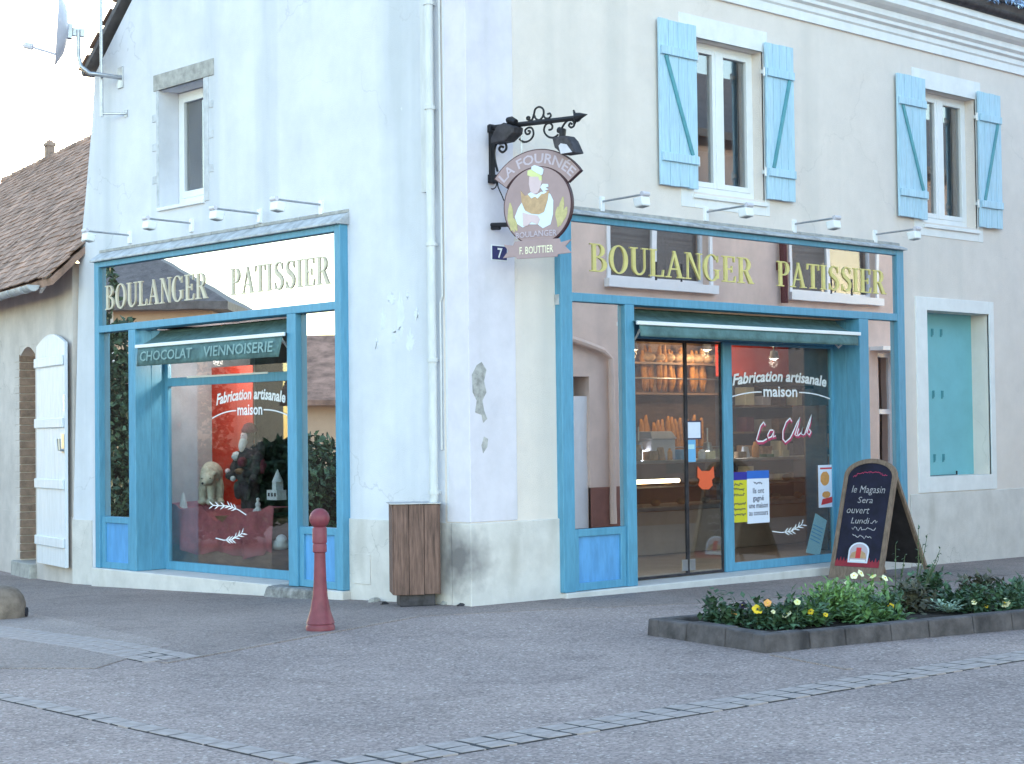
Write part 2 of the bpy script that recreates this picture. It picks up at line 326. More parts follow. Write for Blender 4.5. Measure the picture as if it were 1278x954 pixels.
# ground material: exposed-aggregate asphalt
def ground_mat(name, base, light, sc=55):
    m = mat(name, base, .88, var=.10, scale=.8); t = m.node_tree; N = t.nodes; L = t.links; b = N['Principled BSDF']
    tc = N.new('ShaderNodeTexCoord'); vo = N.new('ShaderNodeTexVoronoi'); vo.inputs['Scale'].default_value = sc; L.new(tc.outputs['Object'], vo.inputs[0])
    bw = N.new('ShaderNodeSeparateColor'); L.new(vo.outputs['Color'], bw.inputs[0])
    cr = N.new('ShaderNodeValToRGB'); L.new(bw.outputs[0], cr.inputs[0]); e = cr.color_ramp.elements
    e[0].position = 0; e[0].color = (*[c*.45 for c in base], 1); e[1].position = .93; e[1].color = (*[c*1.45 for c in base], 1)
    e2 = e.new(.975); e2.color = (*light, 1)
    big = N['Principled BSDF'].inputs['Base Color'].links[0].from_socket
    mx = N.new('ShaderNodeMixRGB'); mx.inputs[0].default_value = .6; L.new(big, mx.inputs[1]); L.new(cr.outputs[0], mx.inputs[2])
    n2 = N.new('ShaderNodeTexNoise'); n2.inputs['Scale'].default_value = .35; n2.inputs['Detail'].default_value = 5; L.new(tc.outputs['Object'], n2.inputs[0])
    r2 = N.new('ShaderNodeValToRGB'); r2.color_ramp.elements[0].position = .35; r2.color_ramp.elements[0].color = (.78, .78, .80, 1); r2.color_ramp.elements[1].position = .65; r2.color_ramp.elements[1].color = (1.08, 1.07, 1.06, 1); L.new(n2.outputs[0], r2.inputs[0])
    ml = N.new('ShaderNodeMixRGB'); ml.blend_type = 'MULTIPLY'; ml.inputs[0].default_value = 1; L.new(mx.outputs[0], ml.inputs[1]); L.new(r2.outputs[0], ml.inputs[2])
    n4 = N.new('ShaderNodeTexNoise'); n4.inputs['Scale'].default_value = 1.7; n4.inputs['Detail'].default_value = 8; n4.inputs['Roughness'].default_value = .7; L.new(tc.outputs['Object'], n4.inputs[0])
    r4 = N.new('ShaderNodeValToRGB'); r4.color_ramp.elements[0].position = .52; r4.color_ramp.elements[0].color = (1, 1, 1, 1); r4.color_ramp.elements[1].position = .72; r4.color_ramp.elements[1].color = (.72, .72, .74, 1); L.new(n4.outputs[0], r4.inputs[0])
    m4 = N.new('ShaderNodeMixRGB'); m4.blend_type = 'MULTIPLY'; m4.inputs[0].default_value = 1; L.new(ml.outputs[0], m4.inputs[1]); L.new(r4.outputs[0], m4.inputs[2])
    wv = N.new('ShaderNodeTexVoronoi'); wv.feature = 'DISTANCE_TO_EDGE'; wv.inputs['Scale'].default_value = .42
    n5 = N.new('ShaderNodeTexNoise'); n5.inputs['Scale'].default_value = 2.2; n5.inputs['Detail'].default_value = 6; L.new(tc.outputs['Object'], n5.inputs[0])
    a5 = N.new('ShaderNodeMixRGB'); a5.blend_type = 'ADD'; a5.inputs[0].default_value = .5; L.new(tc.outputs['Object'], a5.inputs[1]); L.new(n5.outputs['Color'], a5.inputs[2]); L.new(a5.outputs[0], wv.inputs[0])
    r5 = N.new('ShaderNodeMapRange'); L.new(wv.outputs['Distance'], r5.inputs[0]); r5.inputs[1].default_value = .002; r5.inputs[2].default_value = .007; r5.inputs[3].default_value = .88; r5.inputs[4].default_value = 1
    vg = N.new('ShaderNodeTexVoronoi'); vg.inputs['Scale'].default_value = 3.1; L.new(tc.outputs['Object'], vg.inputs[0])
    rg = N.new('ShaderNodeMapRange'); L.new(vg.outputs['Distance'], rg.inputs[0]); rg.inputs[1].default_value = .05; rg.inputs[2].default_value = .07; rg.inputs[3].default_value = .62; rg.inputs[4].default_value = 1
    mm = N.new('ShaderNodeMath'); mm.operation = 'MULTIPLY'; L.new(r5.outputs[0], mm.inputs[0]); L.new(rg.outputs[0], mm.inputs[1])
    m6 = N.new('ShaderNodeMixRGB'); m6.blend_type = 'MULTIPLY'; m6.inputs[0].default_value = 1; L.new(m4.outputs[0], m6.inputs[1]); L.new(mm.outputs[0], m6.inputs[2])
    L.new(m6.outputs[0], b.inputs['Base Color'])
    bp = N.new('ShaderNodeBump'); bp.inputs['Strength'].default_value = .7; bp.inputs['Distance'].default_value = .006; L.new(vo.outputs['Distance'], bp.inputs['Height']); L.new(bp.outputs[0], b.inputs['Normal'])
    return m
M['ground'] = ground_mat('aggregate_asphalt', (.335, .262, .245), (.66, .58, .54), 62)
M['pave'] = ground_mat('pavement_asphalt', (.275, .217, .202), (.46, .40, .38), 75)
M['patch'] = ground_mat('worn_light_asphalt', (.325, .26, .24), (.46, .44, .43), 80)

# ------------------------------------------------------------------ ground, pavement, sett strips
def axis(a0, a1, st, far): return [-far, -far*.4, -far*.12, -far*.05]+[a0+i*st for i in range(int((a1-a0)/st)+1)]+[far*.05, far*.12, far*.4, far]
xs = axis(-16, 16, .8, 900); ys = axis(-16, 16, .8, 900)
g = MB(); nx, ny = len(xs), len(ys)
g.add([(x, y, gz(x, y)) for y in ys for x in xs], [(j*nx+i, j*nx+i+1, (j+1)*nx+i+1, (j+1)*nx+i) for j in range(ny-1) for i in range(nx-1)])
struct(g.build('ground', M['ground'], smooth=True))
def sheet(name, quad, m, dz, k=14):
    mb = MB(); q = [Vector((a[0], a[1], 0)) for a in quad]; vs = []
    for j in range(k+1):
        for i in range(k+1):
            s, t = i/k, j/k; p = q[0]*(1-s)*(1-t)+q[1]*s*(1-t)+q[2]*s*t+q[3]*(1-s)*t; vs.append((p.x, p.y, gz(p.x, p.y)+dz))
    fs = [(j*(k+1)+i, j*(k+1)+i+1, (j+1)*(k+1)+i+1, (j+1)*(k+1)+i) for j in range(k) for i in range(k)]
    rim = [i for i in range(k+1)]+[j*(k+1)+k for j in range(1, k+1)]+[k*(k+1)+i for i in range(k-1, -1, -1)]+[j*(k+1) for j in range(k-1, 0, -1)]
    b = len(vs); vs += [(vs[i][0], vs[i][1], vs[i][2]-.03) for i in rim]; fs += [(rim[i], b+i, b+(i+1) % len(rim), rim[(i+1) % len(rim)]) for i in range(len(rim))]
    mb.add(vs, fs)
    return struct(mb.build(name, m, smooth=True))
C1 = pG(205, 828); C0 = pG(0, 797); J1 = pG(520, 770)
dC = (C0-C1).normalized()
sheet('pavement', [(C1.x, C1.y), (J1.x, J1.y), (.2, .2), (.2, 9)][::1], M['pave'], .004)
sheet('pavement', [(C1.x, C1.y), (.2, 9), (.6, 14), tuple((C1+dC*9)[:2])], M['pave'], .0042)
sheet('pavement', [(J1.x, J1.y), (2, -1.45), (14, -1.7), (14, .2)], M['pave'], .0046)
sheet('pavement', [(J1.x, J1.y), (14, .2), (7, .25), (.2, .2)], M['pave'], .0040, 10)
sheet('worn_patch', [tuple(pG(0, 835)[:2]), tuple(pG(120, 835)[:2]), tuple(pG(215, 805)[:2]), tuple(pG(0, 758)[:2])], M['patch'], .0062)
# light kerb joint running past the bollard to the bin, and the one beside the planter
def joint(name, a, b, wd, m, dz):
    d = (b-a); d.z = 0; n = Vector((-d.y, d.x, 0)).normalized()*wd/2
    return sheet(name, [tuple((a-n)[:2]), tuple((b-n)[:2]), tuple((b+n)[:2]), tuple((a+n)[:2])], m, dz)
joint('kerb_line', C1, J1, .06, M['patch'], .008)
joint('kerb_line', pG(965, 818), pG(1060, 836), .06, M['patch'], .008)
# setts
def sett_mesh(i, lx, ly):
    rr = random.Random(i); mb = MB(); h = .0092; k = .006
    j = lambda: rr.uniform(-.006, .006)
    a = [(-lx/2+j(), -ly/2+j()), (lx/2+j(), -ly/2+j()), (lx/2+j(), ly/2+j()), (-lx/2+j(), ly/2+j())]
    mb.add([(x, y, -.02) for x, y in a]+[(x, y, h-.002) for x, y in a]+[(x*(1-2*k/lx), y*(1-2*k/ly), h+rr.uniform(-.0005, .001)) for x, y in a],
           [(i, (i+1) % 4, 4+(i+1) % 4, 4+i) for i in range(4)]+[(4+i, 4+(i+1) % 4, 8+(i+1) % 4, 8+i) for i in range(4)]+[(8, 9, 10, 11)])
    me = bpy.data.meshes.new('sett'); me.from_pydata([tuple(v) for v in mb.v], [], mb.f); me.materials.append(M['paver']); return me
SETT = [sett_mesh(i, .165, .135) for i in range(8)]
def sett_strip(name, a, b, rows, pitch=.19, rw=.156):
    a = Vector((a[0], a[1], 0)); b = Vector((b[0], b[1], 0)); d = (b-a); L = d.length; d.normalize(); n = Vector((-d.y, d.x, 0)); ang = math.atan2(d.y, d.x)
    base = joint(name, a, b, rows*rw-.016, M['joint'], .0055)
    for r in range(rows):
        s = random.uniform(.02, .1)
        while s < L-.08:
            c = a+d*s+n*((r-(rows-1)/2)*rw+random.uniform(-.005, .005)); o = bpy.data.objects.new('sett', random.choice(SETT)); COL.objects.link(o)
            o.location = (c.x, c.y, gz(c.x, c.y)+random.uniform(-.001, .001)); o.rotation_euler.z = ang+random.uniform(-.03, .03)+random.choice((0, math.pi)); o.scale = (random.uniform(.92, 1.04), 1, 1); o.parent = base
            s += pitch*random.uniform(.98, 1.05)
sett_strip('sett_strip', (-5.66, .4), (-5.66, -5.18), 1)
sett_strip('sett_strip', (-5.72, -5.30), (3.0, -5.72), 2)
Cn = pG(0, 789); Ce = pG(212, 823)
Cd = (Cn-Ce).normalized(); sett_strip('sett_strip', tuple(Ce[:2]), tuple((Ce+Cd*5)[:2]), 3)

# ------------------------------------------------------------------ bakery building
def holed(mb, u0, u1, v0, v1, n0, n1, holes):
    us = sorted({u0, u1, *[h[0] for h in holes], *[h[1] for h in holes]}); vs = sorted({v0, v1, *[h[2] for h in holes], *[h[3] for h in holes]})
    for i in range(len(us)-1):
        j = 0
        while j < len(vs)-1:
            cu = (us[i]+us[i+1])/2
            def hol(k): cv = (vs[k]+vs[k+1])/2; return any(h[0] < cu < h[1] and h[2] < cv < h[3] for h in holes)
            if hol(j): j += 1; continue
            k = j
            while k+1 < len(vs)-1 and not hol(k+1): k += 1
            mb.box(us[i], us[i+1], vs[j], vs[k+1], n0, n1); j = k+1
T = .36
bak = thing('bakery_building', (0, 0, 0), 'two-storey cream and white corner house with bakery on its ground floor', 'building')
# window openings
W1 = (3.22, 4.42, 4.14, 5.80); W2 = (7.52, 8.74, 4.14, 5.80); WD = (7.54, 8.95, 1.0, 3.05)
GW = (-5.36, -4.42, 4.26, 5.63)                     # gable window (u=-y)
SHOPR = (1.30, 7.02, -.35, 3.70); SHOPL = (-6.74, -2.06, -.35, 3.70)
mb = MB(FR); holed(mb, 0, 30, -.45, 6.95, -T, 0, [W1, W2, WD, SHOPR]); mb.build('front_wall', M['front'], bak)  # far end out of view stands in for neighbours, lengthened to block the sun
mb = MB(FL); holed(mb, -6.82, -T, -.45, 6.05, -T, 0, [GW, SHOPL])
edge = [(-6.82, 6.05), (-6.91, 5.35), (-7.05, 4.61), (-7.16, 4.08), (-7.22, 3.82), (-7.27, 2.87), (-7.39, .73), (-7.40, -.45), (-6.82, -.45)]
mb.prism(edge, -T, 0); mb.prism([(-6.82, 6.05), (-T, 6.05), (-T, 7.0), (-3.3, 9.05)], -T, 0)
mb.build('gable_wall', M['gable'], bak)
mb = MB(); mb.box(T, 29.7, 6.5, 6.8, -.4, 6.2); mb.box(29.66, 29.98, T, 6.5, -.4, 6.9); mb.build('rear_wall', M['gable'], bak)
mb = MB(); mb.box(T, 29.6, T, 6.49, 3.80, 3.95); mb.build('floor_slab', M['dark'], bak)
# corner band (quoin), plinths
mb = MB(FR); mb.box(-.010, .59, .775, 6.05, -.3, .010); mb.build('corner_band', M['quoin'], bak, bevel=.006)
mb = MB(FL); mb.box(-.32, -.0105, .775, 6.05, -.3, .0095); mb.build('corner_band', M['gable'], bak)
mb = MB(FR); mb.box(-.022, 1.24, -.45, .765, -.25, .022); cpl = mb.build('plinth', M['plinth'], bak, bevel=.008)
mb = MB(FR); mb.box(7.12, 30, -.45, .80, -.25, .015); mb.build('plinth', M['plinth'], bak, bevel=.006)
def stained(src, c, rr, col, nm):
    m = src.copy(); m.name = nm; t = m.node_tree; N = t.nodes; L = t.links; b = N['Principled BSDF']; old = b.inputs['Base Color'].links[0].from_socket
    tc = N.new('ShaderNodeTexCoord'); nz = N.new('ShaderNodeTexNoise'); nz.inputs['Scale'].default_value = 7; L.new(tc.outputs['Object'], nz.inputs[0])
    di = N.new('ShaderNodeVectorMath'); di.operation = 'DISTANCE'; L.new(tc.outputs['Object'], di.inputs[0]); di.inputs[1].default_value = c
    ad = N.new('ShaderNodeMath'); ad.operation = 'MULTIPLY_ADD'; L.new(nz.outputs[0], ad.inputs[0]); ad.inputs[1].default_value = -rr*.9; L.new(di.outputs['Value'], ad.inputs[2])
    mr = N.new('ShaderNodeMapRange'); L.new(ad.outputs[0], mr.inputs[0]); mr.inputs[1].default_value = -rr*.2; mr.inputs[2].default_value = rr*.6; mr.inputs[3].default_value = .85; mr.inputs[4].default_value = 0
    mx = N.new('ShaderNodeMixRGB'); L.new(mr.outputs[0], mx.inputs[0]); L.new(old, mx.inputs[1]); mx.inputs[2].default_value = (*col, 1); L.new(mx.outputs[0], b.inputs['Base Color']); return m
M['plinthsoot'] = stained(M['plinth'], (0, .16, .42), .42, (.13, .12, .13), 'sooty_plinth_render')
cpl.data.materials[0] = stained(M['plinth'], (-.02, .16, .42), .36, (.13, .12, .13), 'sooty_corner_render')
mb = MB(FL); mb.box(-1.95, -.26, -.45, .765, -.25, .016); mb.build('plinth', M['plinthsoot'], bak, bevel=.006)
mb = MB(FL); mb.prism([(-7.405, -.45), (-7.405, .60), (-6.93, .60), (-6.93, -.45)], -.25, .012); mb.build('plinth', M['plinth'], bak)
# bare mortar patches where the corner render has come off
def blob(cx, cy, rx, ry, k=22, jit=.3, seed=1):
    r = random.Random(seed); return [(cx+rx*math.cos(2*math.pi*i/k)*(1+r.uniform(-jit, jit)), cy+ry*math.sin(2*math.pi*i/k)*(1+r.uniform(-jit, jit))) for i in range(k)]
mb = MB(FR)
pts = [(594, 456), (600, 452), (606, 462), (603, 476), (606, 490), (601, 500), (603, 512), (607, 523), (602, 528), (600, 518), (592, 515), (594, 500), (589, 490), (588, 468)]
mb.prism([pR(*q) for q in pts], 0, .0125)
mb.prism([pR(*q) for q in [(603, 545), (608, 548), (607, 558), (602, 566), (600, 556)]], 0, .0125); mb.build('bare_patch', M['bare'], bak)
mb = MB(FL)
for i, (px, py, rx, ry) in enumerate([(500, 395, .05, .16), (478, 400, .04, .09), (512, 425, .05, .08), (488, 372, .05, .05), (492, 420, .03, .07), (470, 430, .02, .05), (520, 392, .03, .05), (508, 370, .02, .03)]): mb.prism(blob(*pL(px, py), rx, ry, 30, .55, i), 0, .0015+.0004*i)
mb.build('flaked_paint_patch', M['flake'], bak)
# cornice on the front, gutter, roof
prof = [(0, 6.26), (.03, 6.26), (.03, 6.36), (.05, 6.38), (.05, 6.44), (.09, 6.46), (.09, 6.50), (.13, 6.53), (.13, 6.60), (.20, 6.63), (.24, 6.66), (.24, 6.74), (.27, 6.76), (.27, 6.84), (0, 6.90)]
def extr(prof, a, b):                                # profile in (outward, z) extruded along the front
    mb = MB((O3, -Y, Z, X)); mb.prism(prof, a, b); return mb
extr(prof, -.02, 30).build('cornice', M['white'], bak)
gut = [(.28+.075*math.cos(a), 6.915+.075*math.sin(a)) for a in [math.pi+math.pi*i/10 for i in range(11)]]+[(.28+.06*math.cos(a), 6.918+.06*math.sin(a)) for a in [2*math.pi-math.pi*i/10 for i in range(11)]]
extr(gut, -.05, 30).build('gutter', M['rust'], bak, smooth=True)
roof = extr([(.25, 6.93), (-3.3, 9.12), (-7.0, 6.05), (-7.03, 6.11), (-3.3, 9.20), (.30, 7.03)], -.07, 30.2).build('roof', M['slateroof'], bak)
def tiles(origin, ud, vd, nd, rows, cols, pu, pv, m, name, parent, jit=.01, th=.018, seed=3, hump=0):
    r = random.Random(seed); mb = MB()
    for j in range(rows):
        for i in range(cols):
            a = origin+ud*((i+(j % 2)*.5)*pu+r.uniform(-jit, jit)*.5)+vd*(j*pv+r.uniform(-jit, jit))+nd*r.uniform(0, jit*.6)
            w_ = ud*(pu*.96); l_ = vd*(pv*1.45); tl = nd*(-th*.2); up = nd*(th+.012); sk = vd*r.uniform(-jit, jit)
            q = [a, a+w_+sk, a+w_+l_+sk, a+l_]
            mb.hexa([tuple(q[0]+up-nd*th), tuple(q[1]+up-nd*th), tuple(q[2]+tl), tuple(q[3]+tl), tuple(q[0]+up), tuple(q[1]+up), tuple(q[2]+tl+nd*th), tuple(q[3]+tl+nd*th)])
    return mb.build(name, m, parent, kind='stuff')
vd = Vector((0, 3.55, 2.19)).normalized(); nd = X.cross(vd)
tiles(Vector((4, -.33, 7.02)), X, vd, nd, 6, 44, .22, .20, M['slateroof'], 'slate_courses', roof)
vd2 = Vector((0, -3.75, 3.14)).normalized(); nd2 = -X.cross(vd2)
tiles(Vector((-.09, 7.05, 6.11)), X, vd2, nd2, 12, 6, .2, .18, M['tile'], 'tile_courses', roof, seed=5)

# ---- upper windows on the front
def window(fr, op, depth, parent, two=True, sill=True, surround=None, fm=None):
    u0, u1, v0, v1 = op; f = .06; n1, n0 = -depth, -depth-.07; um = (u0+u1)/2
    mb = MB(fr); mb.box(u0, u0+f, v0, v1, n0, n1); mb.box(u1-f, u1, v0, v1, n0, n1); mb.box(u0+f, u1-f, v0, v0+f+.03, n0, n1); mb.box(u0+f, u1-f, v1-f, v1, n0, n1)
    if two:
        mb.box(um-.045, um+.045, v0+f+.03, v1-f, n0, n1+.012)
        for a, b in ((u0+f, um-.045), (um+.045, u1-f)):       # casement stiles
            mb.box(a, a+.05, v0+f+.03, v1-f, n0+.01, n1+.006); mb.box(b-.05, b, v0+f+.03, v1-f, n0+.01, n1+.006); mb.box(a+.05, b-.05, v0+f+.03, v0+f+.09, n0+.01, n1+.006); mb.box(a+.05, b-.05, v1-f-.05, v1-f, n0+.01, n1+.006)
    else:
        a, b = u0+f, u1-f; mb.box(a, a+.06, v0+f+.03, v1-f, n0+.01, n1+.006); mb.box(b-.06, b, v0+f+.03, v1-f, n0+.01, n1+.006); mb.box(a+.06, b-.06, v0+f+.03, v0+f+.11, n0+.01, n1+.006); mb.box(a+.06, b-.06, v1-f-.06, v1-f, n0+.01, n1+.006)
    wo = mb.build('window', fm or M['pvc'], parent, bevel=.005)
    for a, b in (((u0+f+.05, um-.095), (um+.095, u1-f-.05)) if two else ((u0+f+.06, u1-f-.06),)):
        q = MB(fr); q.box(a-.004, b+.004, v0+f+.085, v1-f-.045, n0+.025, n0+.037); q.build('pane', M['glassdark'], wo)
    if sill:
        q = MB(fr); q.hexa([(u0-.02, v0-.07, -depth+.01), (u1+.02, v0-.07, -depth+.01), (u1+.02, v0-.005, -depth+.01), (u0-.02, v0-.005, -depth+.01), (u0-.02, v0-.07, .035), (u1+.02, v0-.07, .035), (u1+.02, v0-.03, .035), (u0-.02, v0-.03, .035)]); q.build('sill', M['white'], wo, bevel=.006)
    if surround:
        a, b, c, d = surround; q = MB(fr); holed(q, a, b, c, d, -.02, .008, [(u0, u1, v0-.07, v1)]); q.build('surround', M['white'], wo, bevel=.003)
    return wo
window(FR, W1, .15, bak, surround=(3.02, 4.50, 3.97, 6.03)); window(FR, W2, .15, bak, surround=(7.32, 8.86, 3.97, 6.03))
for op, sd_ in ((W1, 1), (W2, 2)):                        # dim rooms with a part-drawn curtain behind the panes
    mb = MB(FR); mb.box(op[0]-.2, op[1]+.2, 4.0, 6.0, -2.2, -2.1); mb.build('room_wall', M['room'], bak)
    mb = MB(FR); pts = [(op[0]+.05+i*.02, -.27+.012*math.sin(i*1.4)) for i in range(9)]
    for i in range(8): mb.add([(pts[i][0], op[2], pts[i][1]), (pts[i+1][0], op[2], pts[i+1][1]), (pts[i+1][0], op[3], pts[i+1][1]), (pts[i][0], op[3], pts[i][1])], [(0, 1, 2, 3)])
    mb.build('curtain', M['curtain'], bak)
def shutter(u0, u1, v0, v1, left, lab):
    n0 = .035; n1 = .063; k = 4; wd = (u1-u0)/k; so = None
    for i in range(k):
        r = random.uniform(-.0015, .0015); m_ = MB(FR); m_.box(u0+i*wd+.0025, u0+(i+1)*wd-.0025, v0+random.uniform(-.006, .004), v1+random.uniform(-.004, .004), n0+r, n1+r)
        if so is None: so = m_.build('shutter', M['shutter'], bak, bevel=.004)
        else: m_.build('board', M['shutter'], so, bevel=.004)
    h = v1-v0
    for c in (v0+.17*h, v1-.19*h):
        m_ = MB(FR); m_.box(u0+.015, u1-.015, c-.045, c+.045, n1+.003, n1+.028); m_.build('batten', M['shutter'], so, bevel=.004)
    a, b = v1-.19*h-.05, v0+.17*h+.05
    p, q = ((u0+.09, a), (u1-.10, b)) if left else ((u1-.09, a), (u0+.10, b))
    m_ = MB(FR); m_.stroke([p, q], .045, n1+.004, n1+.020); m_.build('brace', M['hinge'], so)
    for c in (v0+.17*h, v1-.19*h):
        m_ = MB(FR); e = u1 if left else u0; s_ = 1 if left else -1
        m_.tube([(e+s_*.02, c-.05, .05), (e+s_*.02, c+.05, .05)], .014, 8); m_.box(e-s_*.005, e+s_*.035, c-.02, c+.02, .012, .048); m_.build('hinge', M['white'], so)
    return so
shutter(2.64, 3.235, 4.16, 5.90, True, ''); shutter(4.40, 4.90, 4.16, 5.90, False, '')
shutter(6.93, 7.53, 4.16, 5.90, True, ''); shutter(8.72, 9.25, 4.16, 5.90, False, '')
# ---- tall ground-floor window closed by flat turquoise shutters
u0, u1, v0, v1 = WD; mb = MB(FR); mb.box(u0, u1, v0-.02, v1, -.29, -.255); wsh = mb.build('closed_shutter', M['turq'], bak)
for zz in (1.22, 2.02, 2.80):
    for uu in (u0+.14, u0+.50, u0+.70):
        q = MB(FR); q.box(uu-.012, uu+.012, zz-.05, zz+.05, -.255, -.242); q.tube([(uu+.004, zz-.03, -.236), (uu+.004, zz+.05, -.236)], .009, 6); q.build('hinge', M['hinge'], wsh)
q = MB(FR); q.tube([(u0, v0-.004, -.235), (u0+.98, v0-.004, -.235), (u0+.98, v0+.05, -.235)], .011, 6); q.build('bolt_bar', M['iron'], wsh)
q = MB(FR); holed(q, 7.30, 9.06, .81, 3.21, -.02, .016, [WD]); q.build('surround', M['white'], wsh, bevel=.003)
# ---- gable window with grey stone lintel and toothed jambs
gw = window(FL, (GW[0]+.01, GW[1]-.01, GW[2]+.03, GW[3]-.01), .26, bak, two=False, sill=True, fm=M['pvc'])
q = MB(FL); a = pL(192, 97); b = pL(267, 77); q.prism([(a[0], GW[3]+.19), (b[0], GW[3]+.19), (b[0], GW[3]), (a[0], GW[3])], -.03, .012); q.build('lintel', M['stonegrey'], gw, bevel=.006)
for s_ in (0, 1):
    e = GW[1] if s_ else GW[0]; sg_ = 1 if s_ else -1
    q = MB(FL); q.box(e+sg_*.001, e+sg_*(.10 if s_ else .05), GW[2]-.02, GW[3]-.002, -.03, .009); q.build('jamb', M['jambgrey'], gw, bevel=.005)
    for zz in (4.60, 4.98, 5.32):
        q = MB(FL); a = e+sg_*(.102 if s_ else .052); q.box(a, a+sg_*.09, zz-.05, zz+.045, -.03, .008); q.build('jamb_stone', M['jambgrey'], gw, bevel=.008)
mb = MB(FL); mb.box(GW[0]-.3, GW[1]+.3, 4.1, 5.8, -2.2, -2.1); mb.build('room_wall', M['dark'], bak)
# utility cover, vent hole, cable
q = MB(FL); a = pL(444, 728); b = pL(464, 692); q.box(a[0], b[0], a[1], b[1], .01, .024); q.build('meter_cover', M['plinth'], bak, bevel=.003)
# ---- downpipe, trunking, cable on the gable
q = MB(FL); c = pL(538, 300, .08)[0]
q.tube([(c, 7.6, .08), (c, .98, .08)], .042, 12); q.tube([(c, .98, .08), (c, .90, .10), (c, .84, .17)], .042, 12)
dp = q.build('downpipe', M['pipe'], bak, smooth=True)
for zz in (1.05, 2.3, 3.4, 4.7, 5.7):
    q = MB(FL); q.tube([(c, zz-.018, .08), (c, zz+.018, .08)], .052, 12); q.box(c-.01, c+.01, zz-.012, zz+.012, .0, .06); q.build('pipe_clip', M['pipe'], dp)
q = MB(FL); a = pL(532, 240, .05); q.box(a[0]-.06, a[0]+.035, a[1], 7.4, .0, .06); q.build('trunking', M['pipe'], bak, bevel=.004)
q = MB(FL); a = pL(550, 200, .02)[0]; q.tube([(a, 7.4, .02), (a, 2.9, .02), (a-.03, 2.85, .02), (a-.03, 1.45, .02)], .011, 6); q.build('cable', M['pipe'], bak)
q = MB(FR); a = pR(697, 330, .02); b = pR(697, 368, .02); q.tube([(a[0], a[1], .02), (b[0], b[1], .02)], .012, 6); q.box(b[0]-.04, b[0]+.04, b[1]-.10, b[1], .0, .06); q.build('junction_box', M['zinc'], bak)

